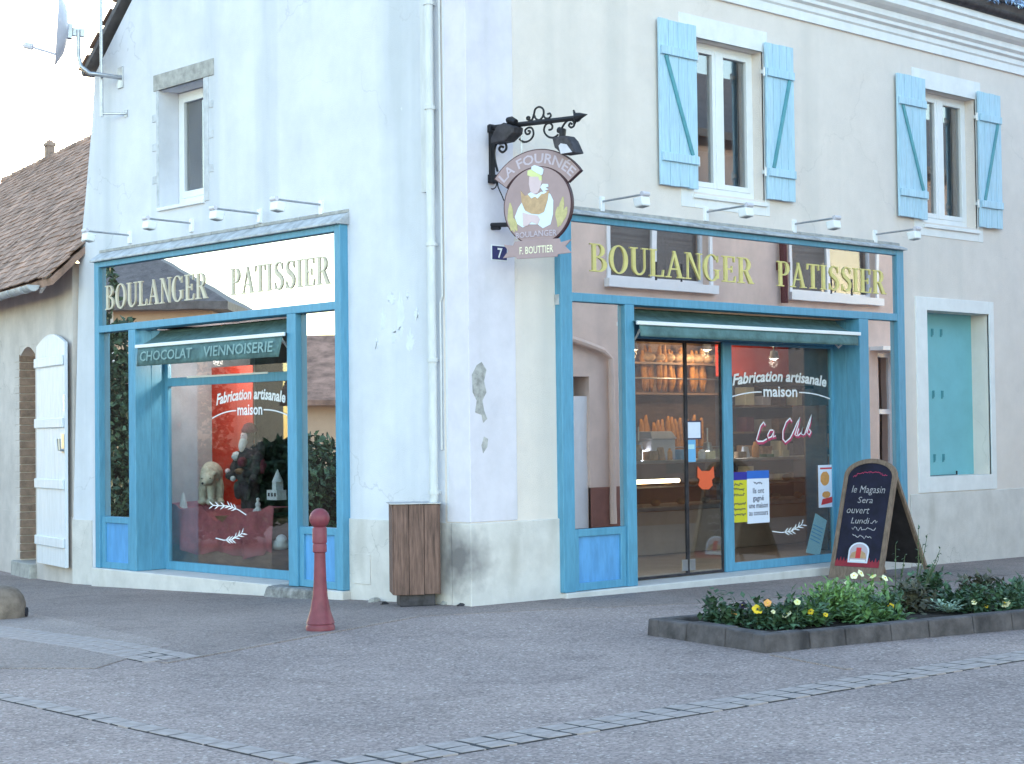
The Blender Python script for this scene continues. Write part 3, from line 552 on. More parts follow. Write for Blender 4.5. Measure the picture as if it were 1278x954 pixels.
# ------------------------------------------------------------------ serif letters
def ring(cx, cy, ro, so, ri, si, a0, a1, n=18):
    P = []
    for i in range(n+1):
        a = rad(a0+(a1-a0)*i/n); P.append(((cx+ro*math.cos(a), cy+so*math.sin(a)), (cx+ri*math.cos(a), cy+si*math.sin(a))))
    return [[P[i][0], P[i+1][0], P[i+1][1], P[i][1]] for i in range(n)]
def R_(a, b, c, d): return [(a, c), (b, c), (b, d), (a, d)]
TH, TN, SE = .15, .05, .045
def serif(x, y, wd=.34): return R_(x-wd/2, x+wd/2, y if y < .5 else y-SE, y+SE if y < .5 else y)
def letter_polys(ch):
    st = R_(.1, .1+TH, 0, 1); x0 = .1+TH/2; P = []
    if ch == 'I': return [st, serif(x0, 0), serif(x0, 1)], .36
    if ch == 'L': return [st, serif(x0, 0), serif(x0, 1), R_(.25, .62, 0, TN), [(.56, 0), (.64, 0), (.66, .26), (.62, .26)]], .68
    if ch == 'E': return [st, serif(x0, 0), serif(x0, 1), R_(.25, .62, 0, TN), [(.56, 0), (.64, 0), (.67, .24), (.63, .24)], R_(.25, .60, .95, 1), [(.55, 1), (.62, 1), (.62, .78), (.58, .78)], R_(.25, .48, .48, .53), R_(.46, .50, .38, .63)], .70
    if ch == 'T': return [R_(.27, .27+TH, 0, 1), serif(.345, 0), R_(.02, .67, .95, 1), [(.02, 1), (.08, 1), (.05, .76), (.01, .76)], [(.67, 1), (.61, 1), (.64, .76), (.68, .76)]], .70
    if ch == 'P': return [st, serif(x0, 0), serif(x0, 1), R_(.25, .36, .95, 1), R_(.25, .36, .44, .49)]+ring(.36, .72, .29, .28, .13, .23, -90, 90), .68
    if ch == 'R': return [st, serif(x0, 0), serif(x0, 1), R_(.25, .36, .95, 1), R_(.25, .40, .46, .51), [(.34, .48), (.50, .48), (.78, .0), (.58, .0)], R_(.57, .82, 0, SE)]+ring(.36, .73, .29, .27, .13, .22, -90, 90), .80
    if ch == 'B': return [st, serif(x0, 0), serif(x0, 1), R_(.25, .36, .95, 1), R_(.25, .40, .50, .55), R_(.25, .38, 0, .05)]+ring(.35, .765, .27, .235, .12, .185, -90, 90)+ring(.37, .26, .34, .26, .17, .21, -90, 90), .74
    if ch == 'U': return [R_(.1, .25, .32, 1), serif(.175, 1), R_(.64, .69, .32, 1), serif(.665, 1, .26)]+ring(.395, .32, .295, .33, .145, .26, 180, 270)+ring(.395, .32, .295, .33, .245, .26, 270, 360), .80
    if ch == 'N': return [R_(.12, .17, 0, 1), serif(.145, 0, .26), R_(.02, .2, .955, 1), [(.10, 1), (.27, 1), (.72, 0), (.66, 0)], R_(.67, .72, 0, 1), serif(.695, 1, .26)], .80
    if ch == 'A': return [[(.40, 1), (.44, .93), (.14, 0), (.09, 0)], [(.34, 1), (.44, 1), (.76, 0), (.59, 0)], R_(.22, .58, .30, .35), serif(.11, 0, .26), serif(.68, 0, .32)], .82
    if ch == 'O': return ring(.42, .5, .40, .52, .24, .47, 0, 360, 30), .84
    if ch == 'G': return ring(.42, .5, .40, .52, .24, .47, 40, 320, 26)+[R_(.62, .75, .10, .44), R_(.55, .82, .40, .44), [(.68, .72), (.73, .72), (.73, .98), (.69, .92)]], .86
    if ch == 'S':
        sp_ = [(.56, .80), (.52, .92), (.40, .985), (.28, .98), (.17, .90), (.14, .76), (.20, .63), (.34, .54), (.47, .45), (.55, .33), (.54, .18), (.45, .06), (.32, .015), (.18, .05), (.10, .20)]
        wd = [.04, .05, .06, .07, .10, .14, .16, .165, .165, .16, .14, .10, .07, .06, .04]; out = []
        for i in range(len(sp_)-1):
            q = []
            for k, s_ in ((i, 1), (i+1, 1), (i+1, -1), (i, -1)):
                a, b = sp_[max(k-1, 0)], sp_[min(k+1, len(sp_)-1)]; dx, dy = b[0]-a[0], b[1]-a[1]; l = math.hypot(dx, dy)
                q.append((sp_[k][0]-dy/l*wd[k]/2*s_, sp_[k][1]+dx/l*wd[k]/2*s_))
            out.append(q)
        return out+[R_(.545, .585, .72, .98), R_(.075, .115, .02, .28)], .66
    return [], .4
def serif_word(fr, word, u0, u1, v0, h, n, m, parent, grow=None):
    tot = sum(letter_polys(c)[1]+.07 for c in word)-.07; k = (u1-u0)/tot; x = 0
    for c in word:
        P, wd = letter_polys(c); mb = MB(fr)
        for i, p in enumerate(P): mb.prism([(u0+(x+q[0])*k, v0+q[1]*h) for q in p], n, n+.010+.0003*(i % 7))
        mb.build('letter', m, parent); x += wd+.07

# ------------------------------------------------------------------ shop fronts
def bars(fr, parent, name, m, *bx, bevel=.006):
    for b in bx: q = MB(fr); q.box(*b); q.build(name, m, parent, bevel=bevel)
def panel(fr, parent, u0, u1, v0, v1, n):                # framed wooden panel with a sunk field
    q = MB(fr); f = .075; holed(q, u0, u1, v0, v1, n-.06, n, [(u0+f, u1-f, v0+f, v1-f)]); p = q.build('stall_panel', M['blue'], parent, bevel=.005)
    q = MB(fr); q.box(u0+f-.004, u1-f+.004, v0+f-.004, v1-f+.004, n-.055, n-.028); q.build('panel_field', M['blue2'], p)
def cap(fr, parent, u0, u1, v, n, hh=.17):                       # sloping zinc flashing over the header
    mb = MB(fr); mb.hexa([(u0, v, .0), (u1, v, .0), (u1, v+hh, 0), (u0, v+hh, 0), (u0, v, n+.05), (u1, v, n+.05), (u1, v+.022, n+.05), (u0, v+.022, n+.05)])
    c = mb.build('flashing', M['zinc'], parent, bevel=.004)
    k = 6; st = (u1-u0)/k
    for i in range(k):
        q = MB(fr); a, b = u0+i*st+.004, u0+(i+1)*st-.004; q.hexa([(a, v+hh-.005, -.001), (b, v+hh-.005, -.001), (b, v+hh+.03, -.001), (a, v+hh+.03, -.001), (a, v+hh-.007, .018), (b, v+hh-.007, .018), (b, v+hh+.022, .018), (a, v+hh+.022, .018)]); q.build('mortar_fillet', M['stonegrey'], c)
def arc_text(mb, txt, u, v, n, size, width, sag, bold=.03):
    mb.text(txt, u, v, n, size, width=width, shear=.22, bold=bold, warp=lambda a, b: (a, b-sag*(2*a/width)**2))
def shop_words(fr, parent, u, v, wd, n):
    mb = MB(fr); arc_text(mb, 'Fabrication artisanale', u, v, n, .17, wd, .055); o = mb.build('window_lettering', M['vinyl'], parent)
    mb = MB(fr); mb.text('maison', u, v-.175, n, .175, width=wd*.36, bold=.022); mb.build('window_lettering', M['vinyl'], parent)
    for s_ in (-1, 1):
        mb = MB(fr); P = [(u+s_*wd*(.20+.36*t), v-.125-.08*t*t) for t in [i/10 for i in range(11)]]; mb.stroke(P, .014, n, n+.003); mb.build('lettering_line', M['vinyl'], parent)
def wheat_px(fr, pf, parent, stem, n):
    mb = MB(fr); P = [pf(*p) for p in stem]; k = len(stem); mb.stroke(P, .011, n, n+.002)
    for i in range(6):
        t = .42+.56*i/5; f = t*(k-1); j = min(int(f), k-2); f -= j; x = stem[j][0]+(stem[j+1][0]-stem[j][0])*f; y = stem[j][1]+(stem[j+1][1]-stem[j][1])*f; dx = stem[j+1][0]-stem[j][0]; dy = stem[j+1][1]-stem[j][1]; l = math.hypot(dx, dy); dx /= l; dy /= l
        for s_ in (-1, 1):
            a = (x, y); b = (x+dx*3-dy*s_*2.2, y+dy*3+dx*s_*2.2); c = (x+dx*5.5-dy*s_*4.6, y+dy*5.5+dx*s_*4.6); mb.stroke([pf(*a), pf(*b), pf(*c)], [.004, .015, .003], n, n+.002+.0001*i)
    mb.build('wheat_sticker', M['vinyl'], parent)
# ---------------- gable shop front (left)
NL = .10
def l_(px, py, n=NL): return pL(px, py, n)
uA = l_(118, 500)[0]; uB = l_(426, 500)[0]; zT = l_(118, 328)[1]; zB = .045
zs0 = l_(124, 407)[1]; zs1 = l_(124, 334)[1]; zt = l_(120, 416)[1]; zp = .635
m1a, m1b = l_(160, 500)[0], l_(168.5, 500)[0]; m2a, m2b = l_(358, 500)[0], l_(369, 500)[0]; pw_ = .10
sl = thing('storefront', (0, -(uA+uB)/2, 0), 'blue shop front with recessed display window in the gable wall', 'shop front')
bars(FL, sl, 'post', M['blue'], (uA, uA+pw_, zB, zT, -.12, NL), (uB-pw_, uB, zB, zT, -.12, NL), (m1a, m1b, zB, zt, -.12, NL-.003), (m2a, m2b, zB, zt, -.12, NL-.003))
bars(FL, sl, 'rail', M['blue'], (uA+pw_, uB-pw_, zs1, zT-.002, -.12, NL-.004), (uA+pw_, uB-pw_, zt, zs0, -.12, NL-.002))
q = MB(FL); q.box(uA+pw_+.002, uB-pw_-.002, zs0-.01, zs1+.01, .02, .045); sg = q.build('sign_panel', M['mirrorR'], sl)
a = l_(131, 384, .055); b = l_(258, 369, .055); serif_word(FL, 'BOULANGER', a[0], b[0], zs0+.19, .29, .0455, M['palegold'], sg)
a = l_(287, 362, .055); b = l_(411, 345, .055); serif_word(FL, 'PATISSIER', a[0], b[0], zs0+.19, .29, .0455, M['palegold'], sg)
for a, b in ((uA+pw_, m1a), (m2b, uB-pw_)):
    q = MB(FL); q.box(a+.002, b-.002, zp+.03, zt-.002, .0, .022); q.build('side_pane', M['mirrorR'], sl)
    panel(FL, sl, a+.002, b-.002, zB+.002, zp+.028, NL-.03)
RD = .30
bars(FL, sl, 'return_panel', M['blue'], (m1b-.03, m1b-.001, zB+.003, zt-.002, -RD-.05, -.121), (m2a+.001, m2a+.03, zB+.003, zt-.002, -RD-.05, -.121))
q = MB(FL); f = .10; wa, wb = m1b, m2a; wz0, wz1 = .045, 2.32
holed(q, wa, wb, wz0, 2.86, -RD-.05, -RD, [(wa+.07, wb-.03, wz0+f, 2.20), (wa+.07, wb-.03, 2.30, 2.80)]); dw = q.build('display_window', M['blue'], sl, bevel=.004)
q = MB(FL); q.box(wa+.066, wb-.026, wz0+f-.004, 2.204, -RD-.034, -RD-.026); q.build('pane', M['glass'], dw)
q = MB(FL); q.box(wa+.066, wb-.026, 2.296, 2.804, -RD-.034, -RD-.026); q.build('pane', M['glass'], dw)
q = MB(FL); q.box(wa+.5, wb-.9, 2.286, 2.306, -RD+.001, -RD+.012); q.build('reflection_strip', M['pvc'], dw)  # white strip standing for the bright reflection along the transom
a = pL(313, 500, -RD); shop_words(FL, dw, pL(312, 500, -RD)[0]-.04, pL(312, 498, -RD)[1], 1.34, -RD-.025)
PFL = lambda x, y: pL(x, y, -RD); wheat_px(FL, PFL, dw, [(305, 643), (296, 637), (284, 632), (263, 631)], -RD-.025); wheat_px(FL, PFL, dw, [(267, 672), (277, 674.5), (287, 674), (300, 666)], -RD-.025)
q = MB(FL); q.box(uA-.05, l_(343, 720)[0], -.45, zB-.002, -.34, .13); q.build('base_step', M['plinth'], sl, bevel=.01)
q = MB(FL); q.box(l_(395, 740)[0], uB+.015, -.45, zB-.004, -.34, .118); q.build('base_step', M['plinth'], sl, bevel=.01)
cap(FL, sl, uA-.02, uB+.03, zT, NL, .13)
# rough stone block closing the gap in the base
sb = MB(FL); a, b = l_(336, 740)[0], l_(393, 740)[0]; sb.hexa([(a-.02, -.4, 0), (b+.03, -.4, 0), (b, .042, 0), (a+.05, .042, 0), (a-.05, -.4, .27), (b+.05, -.4, .27), (b-.02, .042, .21), (a+.08, .035, .20)])
tag(rebase(sb.build('stone_block', M['concrete2'], bevel=.03), (-.1, -(a+b)/2, gz(-.1, 3))), 'rough grey stone block under the gable shop front, beside the red bollard', 'stone block')
# awning of the gable front: roller, sloping cloth, front bar, lettered valance, arms
def awning(fr, name, loc, ua, ub, vt, out, drop, vh, words, label, slant=.0):
    aw = thing(name, loc, label, 'awning'); k = 14; n0 = -.20
    q = MB(fr); q.tube([(ua, vt-.05, n0), (ub, vt-.05, n0)], .045, 10); q.build('roller', M['teal'], aw, smooth=True)
    q = MB(fr)
    for i in range(k):
        a, b = ua+(ub-ua)*i/k, ua+(ub-ua)*(i+1)/k; s1 = .012*math.sin(i*1.7); s2 = .012*math.sin((i+1)*1.7)
        for j in range(4):
            t0, t1 = j/4, (j+1)/4; sg_ = lambda t: -.02*math.sin(math.pi*t)
            q.add([(a, vt-.03-drop*t0+sg_(t0)+s1*t0*(1-t0)*4, n0+.03+(out-n0-.03)*t0), (b, vt-.03-drop*t0+sg_(t0)+s2*t0*(1-t0)*4, n0+.03+(out-n0-.03)*t0), (b, vt-.03-drop*t1+sg_(t1)+s2*t1*(1-t1)*4, n0+.03+(out-n0-.03)*t1), (a, vt-.03-drop*t1+sg_(t1)+s1*t1*(1-t1)*4, n0+.03+(out-n0-.03)*t1)], [(0, 3, 2, 1)])
    q.build('cloth', M['teal'], aw, smooth=True)
    vb = vt-.03-drop
    q = MB(fr); q.box(ua-.02, ub+.02, vb-.028, vb+.012, out, out+.03); q.build('front_bar', M['pvc'], aw, bevel=.006)
    if vh:
        q = MB(fr); kk = 40; vs = []
        for i in range(kk+1):
            t = i/kk; u = ua+.02+(ub-ua-.04)*t
            for j in range(4): s_ = j/3; vs.append((u-slant*s_*t, vb-.025-vh*s_, out+.012+.012*s_*math.sin(i*.9)+.02*s_))
        q.add(vs, [(i*4+j, i*4+j+1, (i+1)*4+j+1, (i+1)*4+j) for i in range(kk) for j in range(3)])
        va = q.build('valance', M['teal'], aw, smooth=True); 
        sm = va.modifiers.new('s', 'SOLIDIFY'); sm.thickness = .004
        for (w_, a, b) in words:
            q = MB(fr); q.text(w_, ua+(ub-ua)*(a+b)/2, vb-.025-vh*.74, out+.052, vh*.74, width=(ub-ua)*(b-a), bold=.012, shear=.12); q.v = [v for v in q.v]; q.build('valance_lettering', M['tealtext'], va)
    for s_, u in ((1, ua+.10), (-1, ub-.10)):
        q = MB(fr); q.tube([(u, vt-.20, n0), (u+s_*.05, vb-.16, (n0+out)/2), (u, vb-.01, out)], .014, 6); q.build('arm', M['pvc'], aw)
    return aw
c = pL(172, 432, .13)[0]; d = pL(355, 412, .13)[0]; vb = pL(172, 432, .13)[1]
awning(FL, 'awning', (-.1, -(uA+uB)/2, 2.6), c, d, zt-.005, .13, zt-.035-vb, .215, [('CHOCOLAT', .04, .42), ('VIENNOISERIE', .50, .95)], 'short green awning lettered CHOCOLAT VIENNOISERIE over the display window', slant=.06)

# ---------------- front shop front (right)
NR = .08
def r_(px, py, n=NR): return pR(px, py, n)
xA = r_(701.5, 500)[0]; xB = r_(1131, 500)[0]; zT2 = r_(717, 268)[1]; zB2 = .045
ys1 = r_(716, 276)[1]; ys0 = r_(714, 365)[1]; yt = r_(714, 376)[1]
p0 = r_(716, 500)[0]; p1 = r_(1122.5, 500)[0]; k1a, k1b = r_(782, 500)[0], r_(793.5, 500)[0]; k2a, k2b = r_(1074, 480)[0], r_(1085.5, 480)[0]
sr = thing('storefront', ((xA+xB)/2, 0, 0), 'wide blue shop front with glass door and posters in the cream front wall', 'shop front')
bars(FR, sr, 'post', M['blue'], (xA, p0, zB2, zT2, -.12, NR), (p1, xB, zB2, zT2, -.12, NR), (k1a, k1b, zB2, yt, -.12, NR-.003), (k2a, k2b, zB2, yt, -.12, NR-.003))
bars(FR, sr, 'rail', M['blue'], (p0, p1, ys1, zT2-.002, -.12, NR-.004), (p0, p1, yt, ys0, -.12, NR-.002))
q = MB(FR); q.box(p0+.002, p1-.002, ys0-.01, ys1+.01, .02, .045); sg = q.build('sign_panel', M['mirrorR'], sr)
a = r_(737, 340, .055); b = r_(941, 352, .055); serif_word(FR, 'BOULANGER', a[0], b[0], ys0+.225, .28, .0455, M['gold'], sg)
a = r_(971, 358, .055); b = r_(1106, 368, .055); serif_word(FR, 'PATISSIER', a[0], b[0], ys0+.225, .28, .0455, M['gold'], sg)
for a, b in ((p0, k1a), (k2b, p1)):
    q = MB(FR); q.box(a+.002, b-.002, .655, yt-.002, .0, .022); q.build('side_pane', M['mirrorR'], sr)
    panel(FR, sr, a+.002, b-.002, zB2+.002, .650, NR-.03)
bars(FR, sr, 'return_panel', M['blue'], (k1b-.03, k1b-.001, zB2+.003, yt-.002, -RD-.05, -.121), (k2a+.001, k2a+.03, zB2+.003, yt-.002, -RD-.05, -.121))
dA, dB = k1b, pR(903, 550, -RD)[0]; wA, wB = pR(914, 550, -RD)[0], k2a; zh = pR(905, 427, -RD)[1]
bars(FR, sr, 'head_board', M['blue'], (dA, wB, zh, yt-.003, -RD-.05, -RD))
bars(FR, sr, 'post', M['blue'], (dB, wA, zB2, zh-.001, -RD-.05, -RD+.012))
def leaf_door(a, b, hs):
    q = MB(FR); holed(q, a, b, .05, zh-.004, -RD-.04, -RD-.012, [(a+.018, b-.018, .075, zh-.03)]); d_ = q.build('glass_door', M['rust'], sr, bevel=.002)
    q = MB(FR); q.box(a+.014, b-.014, .071, zh-.026, -RD-.030, -RD-.022); q.build('pane', M['glass'], d_)
    u = b-.06 if hs > 0 else a+.06
    q = MB(FR); q.box(u-.045, u+.045, .10, .22, -RD-.02, -RD-.008); q.build('lock', M['chrome'], d_, bevel=.004)
    return d_
dm = pR(858.5, 560, -RD)[0]; d1 = leaf_door(dA+.004, dm-.002, 1); d2 = leaf_door(dm+.002, dB-.004, -1)
q = MB(FR); holed(q, wA, wB, zB2, zh-.002, -RD-.05, -RD, [(wA+.012, wB-.05, .14, zh-.03)]); dw2 = q.build('display_window', M['blue'], sr, bevel=.004)
q = MB(FR); q.box(wA+.010, wB-.046, .136, zh-.026, -RD-.034, -RD-.026); q.build('pane', M['glass'], dw2)
c = pR(976, 480, -RD); shop_words(FR, dw2, c[0], pR(976, 476, -RD)[1], pR(1036, 480, -RD)[0]-pR(919, 480, -RD)[0], -RD-.025)
# red and white script lettering on the pane
def script(parent, px, m, n, wd):
    for P in px:
        mb = MB(FR); mb.stroke([pR(a, b, -RD) for a, b in P], wd, n, n+.002); mb.build('script_lettering', m, parent)
LC = [[(957, 531), (955, 527), (951, 532), (948, 542), (946, 549), (948, 551), (954, 551), (959, 548)], [(967, 537), (963, 537), (960, 543), (961, 547), (965, 545), (968, 538), (967, 546), (970, 544)],
      [(990, 526), (988, 522), (983, 527), (979, 538), (979, 548), (982, 552), (988, 547), (991, 541)], [(991, 541), (997, 527), (1000, 521), (998, 530), (994, 543), (997, 544)], [(999, 535), (997, 541), (998, 544), (1002, 540), (1004, 533), (1002, 542), (1005, 543)], [(1006, 543), (1011, 528), (1015, 518), (1013, 527), (1009, 540), (1012, 543), (1014, 539), (1012, 536)]]
script(dw2, [[(a+.6, b+1.6) for a, b in P] for P in LC], M['clubred'], -RD-.0265, .040); script(dw2, LC, M['vinyl'], -RD-.0235, .016)
wheat_px(FR, lambda x, y: pR(x, y, -RD), dw2, [(966, 663.5), (978, 665), (990, 663), (1003, 655)], -RD-.025)
q = MB(FR); q.box(r_(717, 740)[0]-.12, r_(1032, 700)[0]+.75, -.45, zB2-.003, -.34, .10); q.build('base_step', M['plinth'], sr, bevel=.012)
q = MB(FR); q.box(r_(1032, 700)[0]+.752, xB+.02, -.45, zB2-.005, -.34, .095); q.build('base_step', M['plinth'], sr, bevel=.012)
cap(FR, sr, xA-.02, xB+.02, zT2, NR, .07)
c = pR(795, 402, .14); d = pR(1071, 423, .14)
awning(FR, 'awning', (4.2, -.1, 2.6), c[0], d[0], yt-.005, .14, yt-.035-c[1], .12, [], 'plain green retracted awning with white bar above the glass door')

# posters and papers on the glass
def poster(fr, pf, x0, x1, y0, y1, m, label, cat='poster', n=.0):
    a = pf(x0, y1); b = pf(x1, y0); q = MB(fr); q.box(a[0], b[0], a[1], b[1], n, n+.004); o = q.build('poster', m)
    P = q.P(((a[0]+b[0])/2, a[1], n)); rebase(o, P); tag(o, label, cat); return o, a, b
def scrawl(mb, u, v, h, wd, n, th, seed):               # writing too small to read in the photograph: an unreadable wavy line
    r = random.Random(seed); x = -wd/2; P = []
    while x < wd/2: P.append((u+x, v+h*r.uniform(0, 1))); x += h*r.uniform(.25, .5)
    mb.stroke(P, th, n, n+.0012)
def lines(fr, parent, rows, n, m):
    for t, u, v, s_, w_ in rows:
        q = MB(fr)
        if t is None: scrawl(q, u, v, s_*.6, w_, n, .010, int(v*1000)); q.build('print', m, parent); continue
        q.text(t, u, v, n, s_, width=w_, bold=.01, depth=.001); q.build('print', m, parent)
PF = lambda x, y: pR(x, y, -RD); PN = -RD-.021
o, a, b = poster(FR, PF, 913, 933.5, 589, 653, M['yellow'], 'yellow poster with navy head stuck inside the shop window', n=PN); W_ = b[0]-a[0]; H_ = b[1]-a[1]; uc = (a[0]+b[0])/2
q = MB(FR); q.box(a[0], b[0], b[1]-.16*H_, b[1], PN+.0045, PN+.006); q.build('poster_head', M['pnavy'], o)
lines(FR, o, [(None, uc, b[1]-.27*H_, .05, W_*.5), (None, uc, b[1]-.38*H_, .055, W_*.7), (None, uc, b[1]-.48*H_, .055, W_*.7), (None, uc, b[1]-.66*H_, .05, W_*.85), (None, uc, b[1]-.77*H_, .05, W_*.75), (None, uc, b[1]-.88*H_, .05, W_*.85)], PN+.005, M['ink'])
o, a, b = poster(FR, PF, 934.5, 961, 587, 654, M['paper'], 'white poster with blue head about winning a house, inside shop window', n=PN); W_ = b[0]-a[0]; H_ = b[1]-a[1]; uc = (a[0]+b[0])/2
q = MB(FR); q.box(a[0], b[0], b[1]-.15*H_, b[1], PN+.0045, PN+.006); q.build('poster_head', M['pblue'], o)
lines(FR, o, [(None, uc, b[1]-.26*H_, .045, W_*.4), ('Ils ont', uc, b[1]-.43*H_, .085, W_*.5), ('gagné', uc, b[1]-.57*H_, .085, W_*.5), ('une maison', uc, b[1]-.71*H_, .085, W_*.85), ('au concours', uc, b[1]-.85*H_, .085, W_*.85)], PN+.005, M['ink'])
o, a, b = poster(FR, PF, 859, 875.5, 527, 547, M['paper'], 'small blank white notice in dark frame on the glass door', 'notice', n=PN)
q = MB(FR); holed(q, a[0]-.015, b[0]+.015, a[1]-.015, b[1]+.015, PN-.001, PN+.006, [(a[0], b[0], a[1], b[1])]); q.build('notice_frame', M['ink'], o)
o, a, b = poster(FR, PF, 858, 869.5, 549, 577, M['sky2'], 'small sky-blue card on the glass door under a white notice', 'card', n=PN)
q = MB(FR); q.box(a[0]+.02, b[0]-.02, b[1]-.10, b[1]-.05, PN+.004, PN+.005); q.build('print', M['cyanp'], o)
# orange animal-shaped cut-out
pts = [(872, 582), (877, 588), (887, 588), (892, 582), (893, 596), (890, 599), (891, 606), (886, 611), (878, 611), (873, 606), (875, 599), (872, 596)]
q = MB(FR); q.prism([PF(*p) for p in pts], PN, PN+.005); o = q.build('cutout_sign', M['orange']); c = PF(882, 611); rebase(o, q.P((c[0], c[1], PN))); tag(o, 'orange cut-out sign with two pointed ears on the glass door', 'sign')
o, a, b = poster(FR, PF, 1023.5, 1046, 580, 634, M['paper'], 'white poster with red food pictures at the edge of the shop window', n=PN); W_ = b[0]-a[0]; H_ = b[1]-a[1]
for cx, cy, rx, ry in ((.34, .68, .24, .17), (.40, .30, .22, .08)): q = MB(FR); q.prism(blob(a[0]+cx*W_, a[1]+cy*H_, rx*W_, ry*H_, 16, .06), PN+.0045, PN+.006); q.build('print', M['po'], o)
q = MB(FR); q.prism([(a[0]+.12*W_, a[1]+.06*H_), (a[0]+.85*W_, a[1]+.12*H_), (a[0]+.9*W_, a[1]+.26*H_), (a[0]+.2*W_, a[1]+.20*H_)], PN+.0045, PN+.006); q.build('print', M['pred'], o)
q = MB(FR); q.box(a[0]+.1*W_, b[0]-.1*W_, b[1]-.10*H_, b[1]-.06*H_, PN+.0045, PN+.006); q.build('print', M['pred'], o)
# leaning price list in the corner of the window
q = MB(FR); q.hexa([tuple((*PF(x, y), n)) for n in (PN-.03, PN-.024) for x, y in ((1010, 690), (1027, 694), (1036, 650), (1022, 641))]); o = q.build('price_list', M['cyanp']); c = PF(1018, 692); rebase(o, q.P((c[0], c[1], PN))); tag(o, 'pale blue price sheet leaning in the lower corner of shop window', 'notice')
for i in range(5):
    q = MB(FR); s_ = i/6; A = PF(1019-8*s_*.8, 655+26*s_); B = PF(1031-8*s_*.8, 661+26*s_); q.stroke([A, B], .012, PN-.0235, PN-.0225); q.build('print', M['sky2'], o)

# ------------------------------------------------------------------ rooms behind the glass
def room(nm, x0, x1, y0, y1, z0, z1, m, mf):
    q = MB(); q.box(x0, x1, y0, y1, z0-.1, z0); q.build('room_floor', mf, bak)
    q = MB(); q.box(x0, x1, y0, y1, z1, z1+.05); q.build('room_ceiling', m, bak)
room('', 2.21, 13.0, .357, 5.2, .08, 3.0, M['room'], M['floorin'])
q = MB(); q.box(2.2, 13.05, 5.2, 5.25, .0, 3.06); q.box(13.0, 13.05, .37, 5.2, .0, 3.06); q.box(2.155, 2.205, .37, 5.2, .0, 3.06); q.build('room_wall', M['room'], bak)
room('', .365, 2.15, 2.04, 6.78, .08, 2.95, M['roomL'], M['floorin'])
q = MB(); q.box(2.10, 2.15, 2.04, 6.49, .0, 3.0); q.box(.365, 2.1, 2.0, 2.04, .0, 3.0); q.build('room_wall', M['dark'], bak)
q = MB(); q.box(.365, 1.7, 6.02, 6.06, .08, 2.9); q.build('room_partition', M['roomL'], bak)

# ------------------------------------------------------------------ annex house on the left
ax = thing('annex_house', tuple(A0+AD*5+Vector((0, 0, -.24))), 'low old house with mossy tiled roof and white door leaf', 'house')
DO = (-2.40, -1.66, -.05, 2.86)                      # door opening (u)
q = MB(FA); holed(q, -14, -.02, -.6, 3.79, -.40, 0, [DO]); q.box(-14, -13.6, -.6, 3.5, -6, -.4); q.build('wall', M['annex'], ax)
q = MB(FA); holed(q, -14, -.02, -.6, .62, -.1, .010, [(DO[0]-.15, DO[1]+1.45, -.6, .62)]); q.build('plinth', M['annex'], ax)
# arched head and brick jamb of the door
q = MB(FA); q.prism([(DO[0], 2.86), (DO[0], 2.72)]+[(DO[0]+(DO[1]-DO[0])*i/10, 2.72+.12*math.sin(math.pi*i/10)) for i in range(11)]+[(DO[1], 2.86)], -.25, -.005); q.build('arch_head', M['annex'], ax)
q = MB(FA); q.box(DO[0]-.3, DO[1]+.3, -.1, 3.0, -.8, -.7); q.build('doorway_back', M['brick'], ax)
jb = None
for i in range(26):
    for side in (0, 1):
        q = MB(FA); z0 = -.02+i*.107; w_ = .22 if i % 2 else .12
        if side: q.box(DO[0]-.012, DO[0]+.02, z0, z0+.094, -.39, .006 if i % 2 else .004)
        else: q.box(DO[0]-w_, DO[0]-.013, z0, z0+.094, -.05, .008)
        if z0 < 2.72: q.build('brick', M['brick'] if side else M['annex'], ax, bevel=.004)
for i in range(24):                                    # bricks in the back of the opening
    for j in range(4):
        q = MB(FA); a = DO[0]-.02+j*.22-(.11 if i % 2 else 0); q.box(a, a+.205, -.02+i*.12, .085+i*.12, -.70, -.655+random.uniform(-.008, .008)); q.build('brick', M['brick'], ax, bevel=.004)
q = MB(FA); q.box(DO[0]-.12, DO[1]+.05, -.5, -.04, -.4, .10); q.build('door_step', M['stonegrey'], ax, bevel=.015)
# white door leaf folded back against the wall
la, lb = pA(45.5, 560, .10)[0], pA(81, 560, .10)[0]; lf = None; k = 5; wd = (lb-la)/k
for i in range(k):
    a, b = la+i*wd+.001, la+(i+1)*wd-.001; tp = lambda u: 2.80+.13*math.sin(math.pi*(u-la)/(lb-la)); q = MB(FA)
    q.prism([(a, .0), (b, .0), (b, tp(b)), ((a+b)/2, tp((a+b)/2)), (a, tp(a))], .06, .098)
    if lf is None: lf = q.build('door_leaf', M['leafwhite'], ax, bevel=.002)
    else: q.build('board', M['leafwhite'], lf, bevel=.002)
for zz in (.30, 1.03, 1.80, 2.58):
    q = MB(FA); q.box(la-.03, lb-.03, zz-.06, zz+.06, .099, .125); q.build('batten', M['leafwhite'], lf, bevel=.008)
q = MB(FA); q.tube([(lb-.06, 1.46, .10), (lb-.06, 1.46, .15), (lb-.06, 1.60, .16)], .022, 8); q.box(lb-.11, lb-.02, 1.42, 1.66, .098, .108); q.build('handle', M['chrome'], lf)
q = MB(FA); q.tube([(lb-.02, 1.95, .10), (lb-.02, 2.15, .10)], .012, 6); q.build('bolt', M['chrome'], lf)
